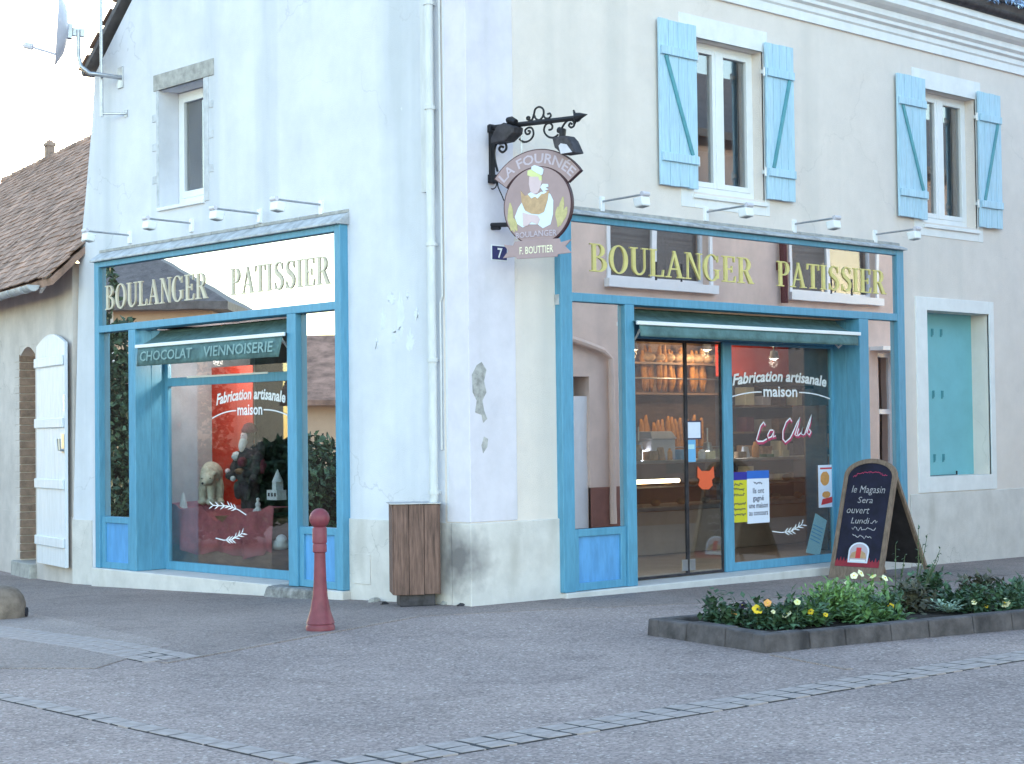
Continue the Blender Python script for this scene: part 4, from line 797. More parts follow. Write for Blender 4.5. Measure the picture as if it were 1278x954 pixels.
# roof: slab + real tile courses, gutter, verge board, chimney
EO, EZ, RS, RZ = .34, 3.52, -3.0, 6.80
def fa(u, v, n): return FA[0]+FA[1]*u+FA[2]*v+FA[3]*n
q = MB(FA); q.hexa([(-14.2, EZ-.04, EO), (.30, EZ-.04, EO), (.30, RZ-.06, RS), (-14.2, RZ-.06, RS), (-14.2, EZ+.04, EO+.02), (.30, EZ+.04, EO+.02), (.30, RZ+.02, RS), (-14.2, RZ+.02, RS)])
q.hexa([(-14.2, RZ-.06, RS), (.0, RZ-.06, RS), (.0, EZ, -6.3), (-14.2, EZ, -6.3), (-14.2, RZ+.02, RS), (.0, RZ+.02, RS), (.0, EZ+.08, -6.3), (-14.2, EZ+.08, -6.3)])
rf = q.build('roof', M['tile'], ax)
e0 = fa(-14.2, EZ+.045, EO+.05); sl_v = (fa(0, RZ, RS)-fa(0, EZ, EO)).normalized(); ud = -AD*-1
sl_u = FA[1]; sl_n = sl_u.cross(sl_v).normalized()
if sl_n.z < 0: sl_n = -sl_n
tiles(e0, sl_u, sl_v, sl_n, 31, 78, .185, .150, M['tile'], 'roof_tiles', rf, jit=.016, th=.016, seed=11)
q = MB(FA); r = random.Random(2)
for i in range(40):
    a = -14.2+i*.36; q.tube([(a, RZ+.05+r.uniform(-.01, .01), RS), (a+.38, RZ+.045+r.uniform(-.01, .01), RS)], [.11, .095], 8)
q.build('ridge_tiles', M['tile'], rf, smooth=True)
q = MB(FA); q.hexa([(-.30, EZ-.10, EO-.04), (.12, EZ+.05, EO-.04), (.12, EZ+.11, EO-.04), (-.30, EZ+.04, EO-.04), (-.30, EZ-.10, EO+.0), (.12, EZ+.05, EO+.0), (.12, EZ+.11, EO+.0), (-.30, EZ+.04, EO+.0)]); q.build('verge_board', M['annex'], ax)
gp = [(EO+.10+.075*math.cos(a), EZ-.01+.075*math.sin(a)) for a in [math.pi+math.pi*i/10 for i in range(11)]]+[(EO+.10+.063*math.cos(a), EZ-.008+.063*math.sin(a)) for a in [2*math.pi-math.pi*i/10 for i in range(11)]]
q = MB((A0, AN, Z, AD)); q.prism(gp, .2, 14.2); gt = q.build('gutter', M['zinc'], ax, smooth=True)
q = MB((A0, AN, Z, AD)); q.prism([(EO+.10+.077*math.cos(a), EZ-.01+.077*math.sin(a)) for a in [math.pi+math.pi*i/10 for i in range(11)]], .18, .199); q.build('gutter_end', M['zinc'], gt)
for i in range(14): q = MB((A0, AN, Z, AD)); q.prism([(EO+.10+.084*math.cos(a), EZ-.01+.084*math.sin(a)) for a in [math.pi+math.pi*j/10 for j in range(11)]]+[(EO+.10+.07*math.cos(a), EZ-.01+.07*math.sin(a)) for a in [2*math.pi-math.pi*j/10 for j in range(11)]], .5+i*.6, .53+i*.6); q.build('gutter_bracket', M['zinc'], gt)
cu = pA(57, 190, RS-.2)[0]; q = MB(FA); q.box(cu-.085, cu+.085, RZ-.7, RZ+.48, RS-.36, RS-.20); q.box(cu-.10, cu+.10, RZ+.48, RZ+.55, RS-.38, RS-.18); ch = q.build('chimney', M['brick'], ax, bevel=.01)
q = MB(FA); q.tube([(cu, RZ+.55, RS-.28), (cu, RZ+.60, RS-.28)], [.07, .06], 10); q.tube([(cu, RZ+.60, RS-.28), (cu, RZ+.80, RS-.28)], .010, 5); q.build('chimney_pot', M['tile'], ch)

# ------------------------------------------------------------------ spot lamps on rods over both signs
def spot_lamp(fr, u, v, label, sgn):
    n1 = .60; P = fr[0]+fr[1]*u+fr[2]*v
    t = thing('spot_lamp', tuple(P), label, 'spot lamp', 'spot lamps above the shop signs')
    q = MB(fr); q.box(u-.028, u+.028, v-.10, v+.05, -.01, .03); q.build('mount', M['pvc'], t, bevel=.006)
    q = MB(fr); q.tube([(u, v, .03), (u, v+.012, n1)], .011, 8); q.build('rod', M['steel'], t, smooth=True)
    q = MB(fr); q.tube([(u-.05, v+.014, n1), (u+.05, v+.014, n1)], .024, 10); q.build('swivel', M['dish'], t, smooth=True)
    q = MB(fr); q.hexa([(u-.06, v-.115, n1-.09), (u+.06, v-.115, n1-.09), (u+.06, v-.025, n1-.115), (u-.06, v-.025, n1-.115), (u-.06, v-.10, n1+.02), (u+.06, v-.10, n1+.02), (u+.06, v-.012, n1+.005), (u-.06, v-.012, n1+.005)]); h = q.build('lamp_head', M['pvc'], t, bevel=.012)
    q = MB(fr); q.hexa([(u-.05, v-.117, n1-.08), (u+.05, v-.117, n1-.08), (u+.05, v-.108, n1-.085), (u-.05, v-.108, n1-.085), (u-.05, v-.105, n1+.01), (u+.05, v-.105, n1+.01), (u+.05, v-.098, n1+.01), (u-.05, v-.098, n1+.01)]); q.build('lens', M['zinc'], h)
for (px, py), wh in zip([(163, 294), (240, 279), (325, 267), (402, 256)], ['at the annex end of the gable sign', 'above the E of the gable sign BOULANGER', 'above the P of the gable sign PATISSIER', 'at the downpipe end of the gable sign']): a = pL(px, py); spot_lamp(FL, a[0], a[1], 'white spot lamp on a rod '+wh, 1)
for (px, py), wh in zip([(750, 252), (880, 265), (990, 280), (1091, 293)], ['nearest the hanging round sign', 'under the pair of shutters above the letters GER', 'between the two upper windows of the front', 'under the upper shutters beside the turquoise window']): a = pR(px, py); spot_lamp(FR, a[0], a[1], 'white spot lamp on a rod '+wh, 1)

# ------------------------------------------------------------------ hanging sign on its wrought-iron bracket
SX = .30; SA = rad(15)
FS = (Vector((SX, 0, 0)), -Y, Z, -X)                 # u = distance out from the wall
def pS(px, py, n=0):
    d = ray(px, py); t = (SX-n-CAM.x)/d.x; p = CAM+d*t; return (-p.y, p.z)
hs = thing('hanging_sign', (SX, 0, 3.9), 'round mauve bakery sign with painted baker hanging from black iron bracket', 'sign')
def s3(px, py, n=0): a = pS(px, py, n); return (a[0], a[1], n)
q = MB(FS); zt_ = pS(611, 160)[1]; zb_ = pS(612, 228)[1]; q.box(.0, .035, zb_, zt_+.03, -.03, .03); q.box(-.01, .05, zt_-.05, zt_+.02, -.045, .045); q.box(-.01, .06, zb_-.01, zb_+.07, -.045, .045); br = q.build('bracket_post', M['iron'], hs, bevel=.004)
tip = pS(733, 143); q = MB(FS); q.tube([(.0, zt_, 0), (tip[0]-.14, pS(716, 148)[1], 0)], .024, 8); q.build('bracket_arm', M['iron'], br)
q = MB(FS); e = pS(716, 148); q.tube([(e[0], e[1], 0), (e[0]+.04, e[1]+.003, 0), tuple((*pS(724, 145), 0)), (tip[0], tip[1], 0)], [.018, .045, .03, .003], 8); q.tube([(e[0]+.0, e[1]+.075, 0), (e[0]+.03, e[1], 0), (e[0]+.0, e[1]-.07, 0)], [.008, .022, .008], 6); q.build('spear_finial', M['iron'], br)
def scroll(pts, r=.010):
    q = MB(FS)
    P = [Vector((*pS(a, b), 0)) for a, b in pts]; out = []
    for i in range(len(P)-1):                          # Catmull-Rom
        p0, p1, p2, p3 = P[max(i-1, 0)], P[i], P[i+1], P[min(i+2, len(P)-1)]
        for k in range(5):
            t = k/5; out.append(.5*((2*p1)+(p2-p0)*t+(2*p0-5*p1+4*p2-p3)*t*t+(3*p1-p0-3*p2+p3)*t**3))
    out.append(P[-1]); q.tube(out, r, 6); q.build('scroll', M['iron'], br, smooth=True)
sc = lambda L: [(600+a/8.29, 125+b/8.29) for a, b in L]
scroll(sc([(500, 205), (480, 200), (482, 178), (505, 180), (500, 205), (530, 205), (550, 150), (565, 95), (605, 72), (645, 95), (650, 150), (625, 195), (600, 208), (570, 195), (555, 160)]))
scroll(sc([(645, 150), (665, 185), (700, 190), (725, 165), (715, 140), (692, 145)]))
scroll(sc([(400, 405), (450, 435), (510, 415), (545, 360), (535, 300), (500, 285), (462, 310), (470, 350), (500, 350), (510, 325), (490, 318)]))
scroll(sc([(800, 360), (750, 390), (690, 375), (655, 320), (670, 260), (710, 240), (740, 265), (735, 300), (705, 310)]))
scroll(sc([(835, 300), (870, 240), (920, 205), (960, 225), (965, 265), (935, 285), (912, 265), (925, 240), (945, 250)]))
scroll(sc([(175, 740), (150, 640), (140, 540), (160, 460), (215, 425), (260, 460), (262, 510), (225, 540), (192, 515), (205, 482), (235, 488)]), .012)
scroll(sc([(165, 430), (148, 380), (165, 330), (210, 315), (222, 345), (200, 365)]))
scroll(sc([(80, 790), (72, 850), (90, 905), (130, 920), (160, 890), (165, 830)]), .006)
scroll(sc([(175, 850), (180, 900), (215, 980), (240, 1040)]), .006)
q = MB(FS); a = pS(651, 170); b = pS(651, 197); q.tube([(a[0], a[1], 0), (b[0], b[1], 0)], .010, 6); a = pS(697, 165); b = pS(697, 190); q.tube([(a[0], a[1], -.02), (b[0], b[1], -.06)], .010, 6); q.build('hanger_chain', M['steel'], hs)
q = MB(FS); a = pS(607, 282); b = pS(635, 281); q.tube([(0, a[1], 0), (b[0]+.05, b[1], 0)], .022, 8); q.tube([(0.0, a[1]-.03, 0), (.12, a[1]-.04, 0)], .018, 6); q.build('stay_bar', M['iron'], hs)
# flood lamps on the bracket
def flood(poly, lens, joint, n0, n1):
    q = MB(FS); q.prism([pS(*p) for p in sc(poly)], n0, n1); o = q.build('flood_lamp', M['rust'], hs, bevel=.012)
    if lens: q = MB(FS); q.prism([pS(*p) for p in sc(lens)], n1-.01, n1+.006); q.build('lens', M['dish'], o)
    q = MB(FS); q.tube([tuple((*pS(*p), (n0+n1)/2)) for p in sc(joint)], [.03, .035, .03][:len(joint)], 8); q.build('lamp_joint', M['iron'], o, smooth=True)
flood([(180, 410), (235, 290), (310, 245), (420, 285), (415, 350), (330, 435), (180, 465)], None, [(310, 215), (345, 212), (390, 235)], -.03, .10)
flood([(775, 400), (840, 378), (920, 375), (960, 420), (1018, 550), (880, 570), (800, 500)], [(850, 480), (872, 455), (930, 465), (988, 545), (872, 563)], [(800, 310), (840, 320), (835, 385)], -.07, .05)
# the boards: arc, disc, ribbon; painted layers
_c0 = pS(672, 257); SC = Vector((SX, -_c0[0], 0)); SU = Vector((math.sin(SA), -math.cos(SA), 0)); SN = Vector((-math.cos(SA), -math.sin(SA), 0))
FS2 = (SC-SU*_c0[0], SU, Z, SN)                       # the boards have swung a little towards the square
def pS2(px, py): d = ray(px, py); t = (SC-CAM).dot(SN)/d.dot(SN); p = CAM+d*t; return ((p-FS2[0]).dot(SU), p.z)
cc = pS2(672, 257); Rd = .365; cx, cy = cc
TB = .022
q = MB(FS2); q.prism([(cx+Rd*math.cos(2*math.pi*i/64), cy+Rd*math.sin(2*math.pi*i/64)) for i in range(64)], -TB, TB-.004); dk = q.build('disc_board', M['signdark'], hs)
q = MB(FS2); q.prism([(cx+(Rd-.012)*math.cos(2*math.pi*i/64), cy+(Rd-.012)*math.sin(2*math.pi*i/64)) for i in range(64)], TB-.003, TB); q.build('disc_face', M['sign'], dk)
A1_, A2_ = 36, 144; Ro, Ri = .575, .405; acy = cy-.055
arc = lambda ro, ri, dz: [(cx+ro*math.cos(rad(A1_+dz+(A2_-A1_-2*dz)*i/24)), acy+ro*math.sin(rad(A1_+dz+(A2_-A1_-2*dz)*i/24))) for i in range(25)]+[(cx+ri*math.cos(rad(A2_-dz-(A2_-A1_-2*dz)*i/24)), acy+ri*math.sin(rad(A2_-dz-(A2_-A1_-2*dz)*i/24))) for i in range(25)]
q = MB(FS2); q.prism(arc(Ro, Ri, 0), -TB, TB-.003); ak = q.build('arc_board', M['signdark'], hs)
q = MB(FS2); q.prism(arc(Ro-.01, Ri+.01, .8), TB-.002, TB+.001); q.build('arc_face', M['sign'], ak)
q = MB(FS2); word = 'LA FOURNEE'; q.text('LA FOURNÉE', 0, -.045, TB+.001, .125, width=.80, bold=.018, warp=lambda a, b: (cx+(.49+b)*math.sin(a/.49), acy+(.49+b)*math.cos(a/.49))); q.build('lettering', M['signtext'], ak)
q = MB(FS2); rb = [pS2(*t) for t in [(631, 306), (643, 307), (645, 302), (701, 298), (702, 303), (716, 299), (708, 308), (716, 316), (699, 318), (698, 321), (648, 324), (646, 321), (630, 323), (637, 314)]]; q.prism(rb, TB+.004, TB+.018); rbo = q.build('ribbon_board', M['sign'], hs, bevel=.004)
a = pS2(672, 315); q = MB(FS2); q.text('F. BOUTTIER', a[0], a[1]-.012, TB+.0185, .095, width=pS2(693, 312)[0]-pS2(651, 315)[0], bold=.012); q.build('lettering', M['cream'], rbo)
def lay(name, pts, m, n):                             # pts in the 731x954 crop of the sign
    q = MB(FS2); q.prism([pS2(610+x/6.357, 180+y/6.36) for x, y in pts], TB+.0005, TB+n); return q.build(name, m, dk)
lay('baker_torso', [(335, 395), (400, 405), (455, 370), (500, 400), (522, 450), (520, 560), (500, 640), (440, 670), (400, 640), (330, 640), (280, 665), (235, 635), (218, 580), (245, 510), (270, 470), (300, 430)], M['fwhite'], .003)
lay('baker_face', [(332, 262), (330, 320), (340, 375), (365, 400), (400, 390), (420, 350), (432, 300), (425, 262)], M['skin'], .0045)
lay('baker_hair', [(318, 250), (320, 215), (345, 205), (400, 235), (432, 255), (432, 292), (412, 290), (405, 262), (345, 262)], M['hair'], .006)
lay('baker_hat', [(350, 205), (352, 182), (375, 170), (430, 188), (446, 205), (440, 240), (430, 250), (395, 232)], M['fwhite'], .0075)
lay('scarf_knot', [(420, 345), (440, 318), (480, 320), (485, 340), (460, 350), (488, 362), (440, 375)], M['fwhite'], .0065)
lay('scarf', [(322, 400), (345, 385), (385, 408), (430, 380), (440, 402), (395, 450), (380, 425), (345, 430)], M['fwhite'], .0055)
lay('bread_sheaf', [(265, 375), (300, 415), (325, 405), (350, 435), (380, 420), (400, 435), (430, 400), (455, 395), (488, 372), (480, 440), (450, 540), (410, 560), (350, 555), (300, 530), (275, 470)], M['bread'], .0068)
lay('baker_arms', [(280, 545), (330, 560), (400, 570), (418, 600), (400, 640), (350, 620), (320, 650), (285, 655)], M['skin'], .0072)
for k_, (x0, y0, x1, y1) in enumerate([(180, 470, 190, 690), (165, 560, 215, 700), (600, 420, 560, 660), (630, 500, 575, 650), (560, 500, 560, 640), (200, 590, 235, 690)]):
    q = MB(FS2); P = [pS2(610+(x0+(x1-x0)*t)/6.357, 180+(y0+(y1-y0)*t)/6.36) for t in (0, .25, .5, .75, 1)]; q.stroke(P, [.012, .05, .055, .03, .015], TB+.0005, TB+.0025+.0003*k_); q.build('wheat_ear', M['wheat'], dk)
a = pS2(671, 295); q = MB(FS2); q.text('BOULANGER', a[0], a[1]-.005, TB+.008, .075, width=.44, bold=.012, warp=lambda a, b: (a, b-.12*a*a)); q.build('lettering', M['signtext'], dk)
# house number
a = pR(623, 316, .01); q = MB(FR); q.box(a[0]-.105, a[0]+.105, a[1]-.075, a[1]+.075, .0, .014); hn = q.build('number_plate', M['pvc'], None, bevel=.003)
q = MB(FR); q.box(a[0]-.094, a[0]+.094, a[1]-.064, a[1]+.064, .0142, .0165); rebase(hn, (a[0], -.0, a[1]-.075)); pf = q.build('plate_face', M['plate'], hn); 
q = MB(FR); q.text('7', a[0], a[1]-.045, .017, .13, bold=.02); q.build('numeral', M['pvc'], hn); tag(hn, 'navy enamel house number plate with white 7 under the round sign', 'number plate')

# ------------------------------------------------------------------ satellite dish and mast on the gable
def l3(px, py, n): a = pL(px, py, n); return (a[0], a[1], n)
wm = pL(149, 97, .02); n_d = .55
ds = thing('satellite_dish', tuple(Vector((0, -wm[0], wm[1]))), 'grey satellite dish on bent steel pipe beside the gable verge', 'satellite dish')
q = MB(FL); q.tube([(wm[0], wm[1], .0), (wm[0], wm[1], .30), l3(112, 92, .38), l3(101, 83, .44), l3(98, 70, .46), l3(98, 38, .46)], .026, 10); q.build('arm_pipe', M['steel'], ds, smooth=True)
q = MB(FL); q.box(wm[0]-.06, wm[0]+.06, wm[1]-.13, wm[1]+.13, 0, .014); q.build('wall_plate', M['steel'], ds, bevel=.01)
dc = Vector(FL[0])+FL[1]*pL(80, 38, .46)[0]+FL[2]*pL(80, 38, .46)[1]+FL[3]*.46
toCam = (CAM-dc); toCam.z = 0; toCam.normalize(); left = Vector((-.73, .684, 0))
ax_d = (left*.97+toCam*.26+Vector((0, 0, .06))).normalized()       # the dish looks left across the street
uu_ = Z.cross(ax_d).normalized(); vv_ = ax_d.cross(uu_)
q = MB((dc, uu_, vv_, ax_d)); q.fr = (dc, uu_, vv_, ax_d); q.lathe([(1.28*a_, 1.2*b_) for a_, b_ in [(.004, -.03), (.12, -.022), (.22, 0), (.29, .035), (.33, .065), (.345, .072), (.33, .058), (.22, -.012), (.12, -.036), (.004, -.045)]], 28); q.build('dish', M['dish'], ds, smooth=True)
dd = (dc-CAM).dot(_F); at = lambda px, py: tuple(CAM+ray(px, py)*(dd/ray(px, py).dot(_F))); q = MB(); q.tube([at(76, 70), at(50, 62), at(37, 58)], .018, 6); q.tube([at(31, 56.5), at(41, 59)], .042, 10); q.tube([at(29, 56), at(32, 57)], .024, 8); q.build('feed_arm', M['dish'], ds)
q = MB((dc, uu_, vv_, ax_d)); q.box(-.05, .05, -.10, .08, -.10, -.04); q.box(-.03, .03, -.06, .04, -.24, -.10); q.build('mount', M['steel'], ds, bevel=.006)
mb0 = pL(127, 146, .22); mt = pL(131, 0, .22)
an = thing('antenna_mast', tuple(Vector((-.22, -mb0[0], mb0[1]))), 'thin steel antenna mast clamped to the gable edge beside the dish', 'antenna mast')
q = MB(FL); q.tube([(mb0[0], mb0[1], .22), (mb0[0]-.01, 9.2, .22)], .020, 8); q.build('mast', M['steel'], an, smooth=True)
for py in (140,):
    a = pL(158, 142, 0); q = MB(FL); q.tube([(a[0], a[1], 0), (mb0[0], mb0[1]+.04, .22)], .014, 6); q.box(a[0]-.03, a[0]+.03, a[1]-.04, a[1]+.04, 0, .012); q.build('clamp_arm', M['steel'], an)

# ------------------------------------------------------------------ red bollard, bin, dome stone
bp_ = pG(400, 787); bp_.z = gz(bp_.x, bp_.y)
bo = thing('bollard', tuple(bp_), 'oxide-red cast bollard with round ball head on the pavement', 'bollard')
q = MB((bp_, X, Y, Z)); q.lathe([(.118, 0), (.120, .035), (.108, .055), (.118, .060), (.085, .16), (.062, .28), (.053, .40), (.048, .55), (.046, .64)], 24); q.build('shaft', M['bollard'], bo, smooth=True)
q = MB((bp_, X, Y, Z)); q.lathe([(.050, .638), (.058, .645), (.058, .70), (.053, .715), (.060, .72), (.060, .835), (.052, .85), (.040, .858)], 24); q.build('collar', M['bollard'], bo, smooth=True)
q = MB((bp_, X, Y, Z)); q.ball((0, 0, .918), .084, 24, 16); q.build('ball_head', M['bollard'], bo, smooth=True)

b1 = pG(493, 760); b2 = pG(548, 762); bc = pG(521, 758)
fwd = Vector((_F.x, _F.y, 0)).normalized(); rt = Vector((_R0.x, _R0.y, 0)); ca = rad(-9)
bf = (fwd*math.cos(ca)+rt*math.sin(ca)); brt = Vector((bf.y, -bf.x, 0))
FB = (Vector((bc.x, bc.y, gz(bc.x, bc.y)))+bf*.22, brt, Z, -bf)
lb_ = thing('litter_bin', tuple(FB[0]), 'brown timber litter bin with thin metal lid by the corner', 'litter bin')
hw, hd, z0, z1 = .215, .20, .115, .955
q = MB(FB); q.box(-hw+.055, hw-.04, 0, z0+.03, -hd+.04, hd-.04); q.build('base', M['rust'], lb_, bevel=.01)
q = MB(FB); q.box(-hw+.012, hw-.012, z0+.01, z1-.02, -hd+.012, hd-.012); q.build('liner', M['rust'], lb_)
def plank(u0, u1, n0, n1): q = MB(FB); q.box(u0, u1, z0+random.uniform(-.003, .003), z1+random.uniform(-.004, .002), n0, n1); q.build('plank', M['wood'], lb_, bevel=.004)
for i in range(3):
    a = -hw+i*2*hw/3; plank(a+.002, a+2*hw/3-.002, hd-.010, hd+.010); plank(a+.002, a+2*hw/3-.002, -hd-.010, -hd+.010)
    a = -hd+.012+i*2*(hd-.012)/3; plank(hw-.010, hw+.010, a+.002, a+2*(hd-.012)/3-.002); plank(-hw-.010, -hw+.010, a+.002, a+2*(hd-.012)/3-.002)
q = MB(FB); q.box(-hw-.03, hw+.02, z1+.003, z1+.014, -hd-.02, hd+.02); q.build('lid', M['steel'], lb_, bevel=.003)
# rubble at the foot of the corner beside the bin
for i, (px, py, r_0) in enumerate([(566, 752, .055), (558, 755, .045), (575, 757, .03), (467, 752, .045), (480, 755, .03)]):
    a = pG(px, py); q = MB(); r = random.Random(i); q.ball((a.x, a.y, a.z+r_0*.25), (r_0*1.5, r_0*1.1, r_0*.7), 9, 6); q.v = [v+Vector((r.uniform(-1, 1), r.uniform(-1, 1), r.uniform(-1, 1)))*r_0*.22 for v in q.v]
    tag(rebase(q.build('rubble_stone', M['rust'] if i % 2 == 0 else M['stonegrey']), tuple(a)), 'small dark lump of rubble at the foot of the house wall near bin', 'stone', 'rubble by the corner')
a = pG(4, 772); q = MB(); q.lathe([(.205, 0), (.212, .05), (.208, .14), (.185, .21), (.14, .27), (.08, .30), (.01, .31)], 26, tuple(a)); ds_ = q.build('stone_dome', M['concrete'], smooth=True)
tag(rebase(ds_, tuple(a)), 'low brown concrete dome bollard on the pavement by the annex', 'bollard')
b = pG(30, 771); q = MB(); q.tube([tuple(b+Vector((.0, 0, .055))-_R*.16), tuple(b+Vector((.0, 0, .055))+_R*.03)], .045, 12); o = q.build('pipe_end', M['rubber'], smooth=True); tag(rebase(o, tuple(b)), 'black rubber pipe end lying beside the brown concrete dome', 'pipe')

# ------------------------------------------------------------------ A-board
BX, BY = 5.0, -.70; gzb = gz(BX, BY); bh = 1.37; lean = .40; hwid = .345
ab = thing('chalkboard', (BX, BY, gzb), 'arched wooden A-board with chalk writing and white emblem before the door', 'chalkboard')
sl1 = Vector((lean, 0, bh)).normalized(); FBd = (Vector((BX, BY, gzb)), -Y, sl1, (-Y).cross(sl1))
def arch(hw_, h_, r_, k=12, z_=0): return [(-hw_, z_), (hw_, z_)]+[(hw_*math.cos(math.pi*i/k), h_-r_+r_*math.sin(math.pi*i/k)) for i in range(k+1)]
q = MB(FBd); oo = arch(hwid, bh, .19, 16, .0); ii = arch(hwid-.05, bh-.05, .16, 16, .14)
vs = [(*p, n) for n in (-.018, .018) for p in oo+ii]; k = len(oo); fs = []
for i in range(k):
    j = (i+1) % k; fs += [(i, i+k, j+k, j), (2*k+i, 2*k+j, 2*k+j+k, 2*k+i+k), (i, j, 2*k+j, 2*k+i), (k+i, 3*k+i, 3*k+j, k+j)]
q.add(vs, fs); fo = q.build('front_frame', M['woodframe'], ab)
q = MB(FBd); q.prism(arch(hwid-.048, bh-.048, .16, 16, .135), -.006, .006); sb_ = q.build('slate_panel', M['slate'], ab)
NB = .0065
def btxt(t, u, v, s_, w_, m='chalk', sh=.15): q = MB(FBd); q.text(t, u, v, NB, s_, width=w_, shear=sh, bold=-.004, depth=.0015); q.build('chalk_writing', M[m], sb_)
btxt('le Magasin', .0, .98, .12, .44); btxt('Sera', -.02, .865, .10, .20); btxt('ouvert', -.10, .745, .115, .30); btxt('Lundi', -.05, .63, .10, .24)
for u_, v_, w_ in ((.14, .635, .09), (.02, .545, .32), (.02, .46, .28)): q = MB(FBd); scrawl(q, u_, v_, .05, w_, NB, .008, int(v_*999)); q.build('chalk_writing', M['chalk'], sb_)
q = MB(FBd); scrawl(q, 0, 0, .03, .46, NB, .007, 3); q.v = [v+FBd[2]*(1.20-.9*((v-FBd[0]).dot(FBd[1]))**2) for v in q.v]; q.build('chalk_writing', M['clubred'], sb_)
q = MB(FBd); q.box(-hwid+.05, hwid-.05, .145, .205, NB, NB+.001); q.build('red_print', M['chalkred'], sb_)
for i in range(14): q = MB(FBd); a = -hwid+.06+i*.042; q.prism([(a, .205), (a+.03, .205), (a+.015, .225+.03*random.random())], NB, NB+.001); q.build('red_print', M['chalkred'], sb_)
q = MB(FBd); em = [(-.13, .19), (.13, .19), (.135, .30)]+[(.135*math.cos(math.pi*i/10), .32+.10*math.sin(math.pi*i/10)) for i in range(11)]+[(-.135, .30)]; q.prism(em, NB+.001, NB+.003); eo = q.build('emblem', M['paper'], sb_)
q = MB(FBd); q.prism([(x*.86, .305+(y-.305)*.84) for x, y in em], NB+.003, NB+.004); q.build('emblem_field', M['signtext'], eo)
q = MB(FBd); q.box(-.035, .03, .24, .36, NB+.004, NB+.005); q.build('emblem_door', M['pred'], eo)
q = MB(FBd); q.prism([(.03, .24), (.11, .24), (.09, .30), (.03, .33)], NB+.004, NB+.005); q.prism([(-.035, .24), (-.11, .24), (-.09, .30), (-.035, .32)], NB+.004, NB+.0052); q.build('emblem_loaf', M['bread'], eo)
q = MB(FBd); q.box(-.10, .10, .205, .225, NB+.004, NB+.005); q.build('emblem_bar', M['pvc'], eo)
top = FBd[0]+sl1*(bh-.10); bk = Vector((BX+.98, BY, gz(BX+.98, BY)))
for s_ in (-1, 1):
    q = MB(); a = top+Y*s_*(hwid-.09)+X*.03; b = bk+Y*s_*(hwid-.05); d = (b-a).normalized(); w_ = Y*.022; t_ = d.cross(Y)*.016
    q.hexa([tuple(b-w_-t_), tuple(b+w_-t_), tuple(b+w_+t_), tuple(b-w_+t_), tuple(a-w_-t_), tuple(a+w_-t_), tuple(a+w_+t_), tuple(a-w_+t_)]); q.build('back_leg', M['woodframe'], ab, bevel=.004)
q = MB(); a = top+X*.03; b = bk+(top-bk)*.12; w_ = Y*(hwid-.075)
q.hexa([tuple(b-w_), tuple(b+w_), tuple(b+w_+X*.01), tuple(b-w_+X*.01), tuple(a-w_), tuple(a+w_), tuple(a+w_+X*.01), tuple(a-w_+X*.01)]); q.build('back_panel', M['dark'], ab)

# ------------------------------------------------------------------ planter with kerb stones, soil, plants
PA, PB = pG(806, 793), pG(957, 816); PC = pG(1278, 786); dF = (PC-PB); dF.z = 0; dF.normalize()
PD = PB+dF*4.6; inn = Vector((-dF.y, dF.x, 0)); PE = PA+dF*4.6
pl = thing('planter_bed', tuple(PB), 'raised flower bed edged with weathered grey stone kerbs', 'planter')
ph = .135
def kerbs(a, b, wd, ln):
    d = (b-a); L = d.length; d.normalize(); n = Vector((-d.y, d.x, 0)); s = 0
    while s < L-.03:
        l = min(ln*random.uniform(.8, 1.2), L-s); z_ = gz(a.x, a.y); q = MB((a+d*s, d, n, Z)); h = ph+random.uniform(-.012, .008)
        q.hexa([(.002, 0, -.1), (l-.002, 0, -.1), (l-.002, wd, -.1), (.002, wd, -.1), (.004, .02+random.uniform(0, .012), h), (l-.004, .02+random.uniform(0, .012), h), (l-.004, wd-.01, h), (.004, wd-.01, h)])
        q.build('kerb_stone', M['stone'], pl, bevel=.012); s += l
kerbs(PB, PD, .17, .42); kerbs(PA, PB+(PA-PB).normalized()*.02, .17, .45)
kerbs(PE, PA, .15, .45)
q = MB(); k = 16; q0, q1, q2, q3 = PA+inn*0+dF*.1, PB+dF*.1+inn*.12, PD+inn*.12, PE-inn*.1
vs = []
for j in range(k+1):
    for i in range(k+1):
        s_, t_ = i/k, j/k; p = q0*(1-s_)*(1-t_)+q1*s_*(1-t_)+q2*s_*t_+q3*(1-s_)*t_; vs.append((p.x, p.y, ph-.055+random.uniform(-.015, .02)))
q.add(vs, [(j*(k+1)+i, j*(k+1)+i+1, (j+1)*(k+1)+i+1, (j+1)*(k+1)+i) for j in range(k) for i in range(k)]); q.build('soil', M['soil'], pl, smooth=True)
def leaf(mb, p, d, up, ln, wd):
    d = d.normalized(); s_ = d.cross(up)
    if s_.length < 1e-3: s_ = d.cross(X)
    s_.normalize(); n = s_.cross(d); m_ = p+d*ln*.5+n*ln*.10
    mb.add([tuple(p), tuple(m_-s_*wd/2-n*wd*.12), tuple(p+d*ln-n*ln*.08), tuple(m_+s_*wd/2-n*wd*.12), tuple(m_)], [(0, 1, 4), (1, 2, 4), (2, 3, 4), (3, 0, 4)])
def rv(r): return Vector((r.gauss(0, 1), r.gauss(0, 1), r.gauss(0, 1))).normalized()
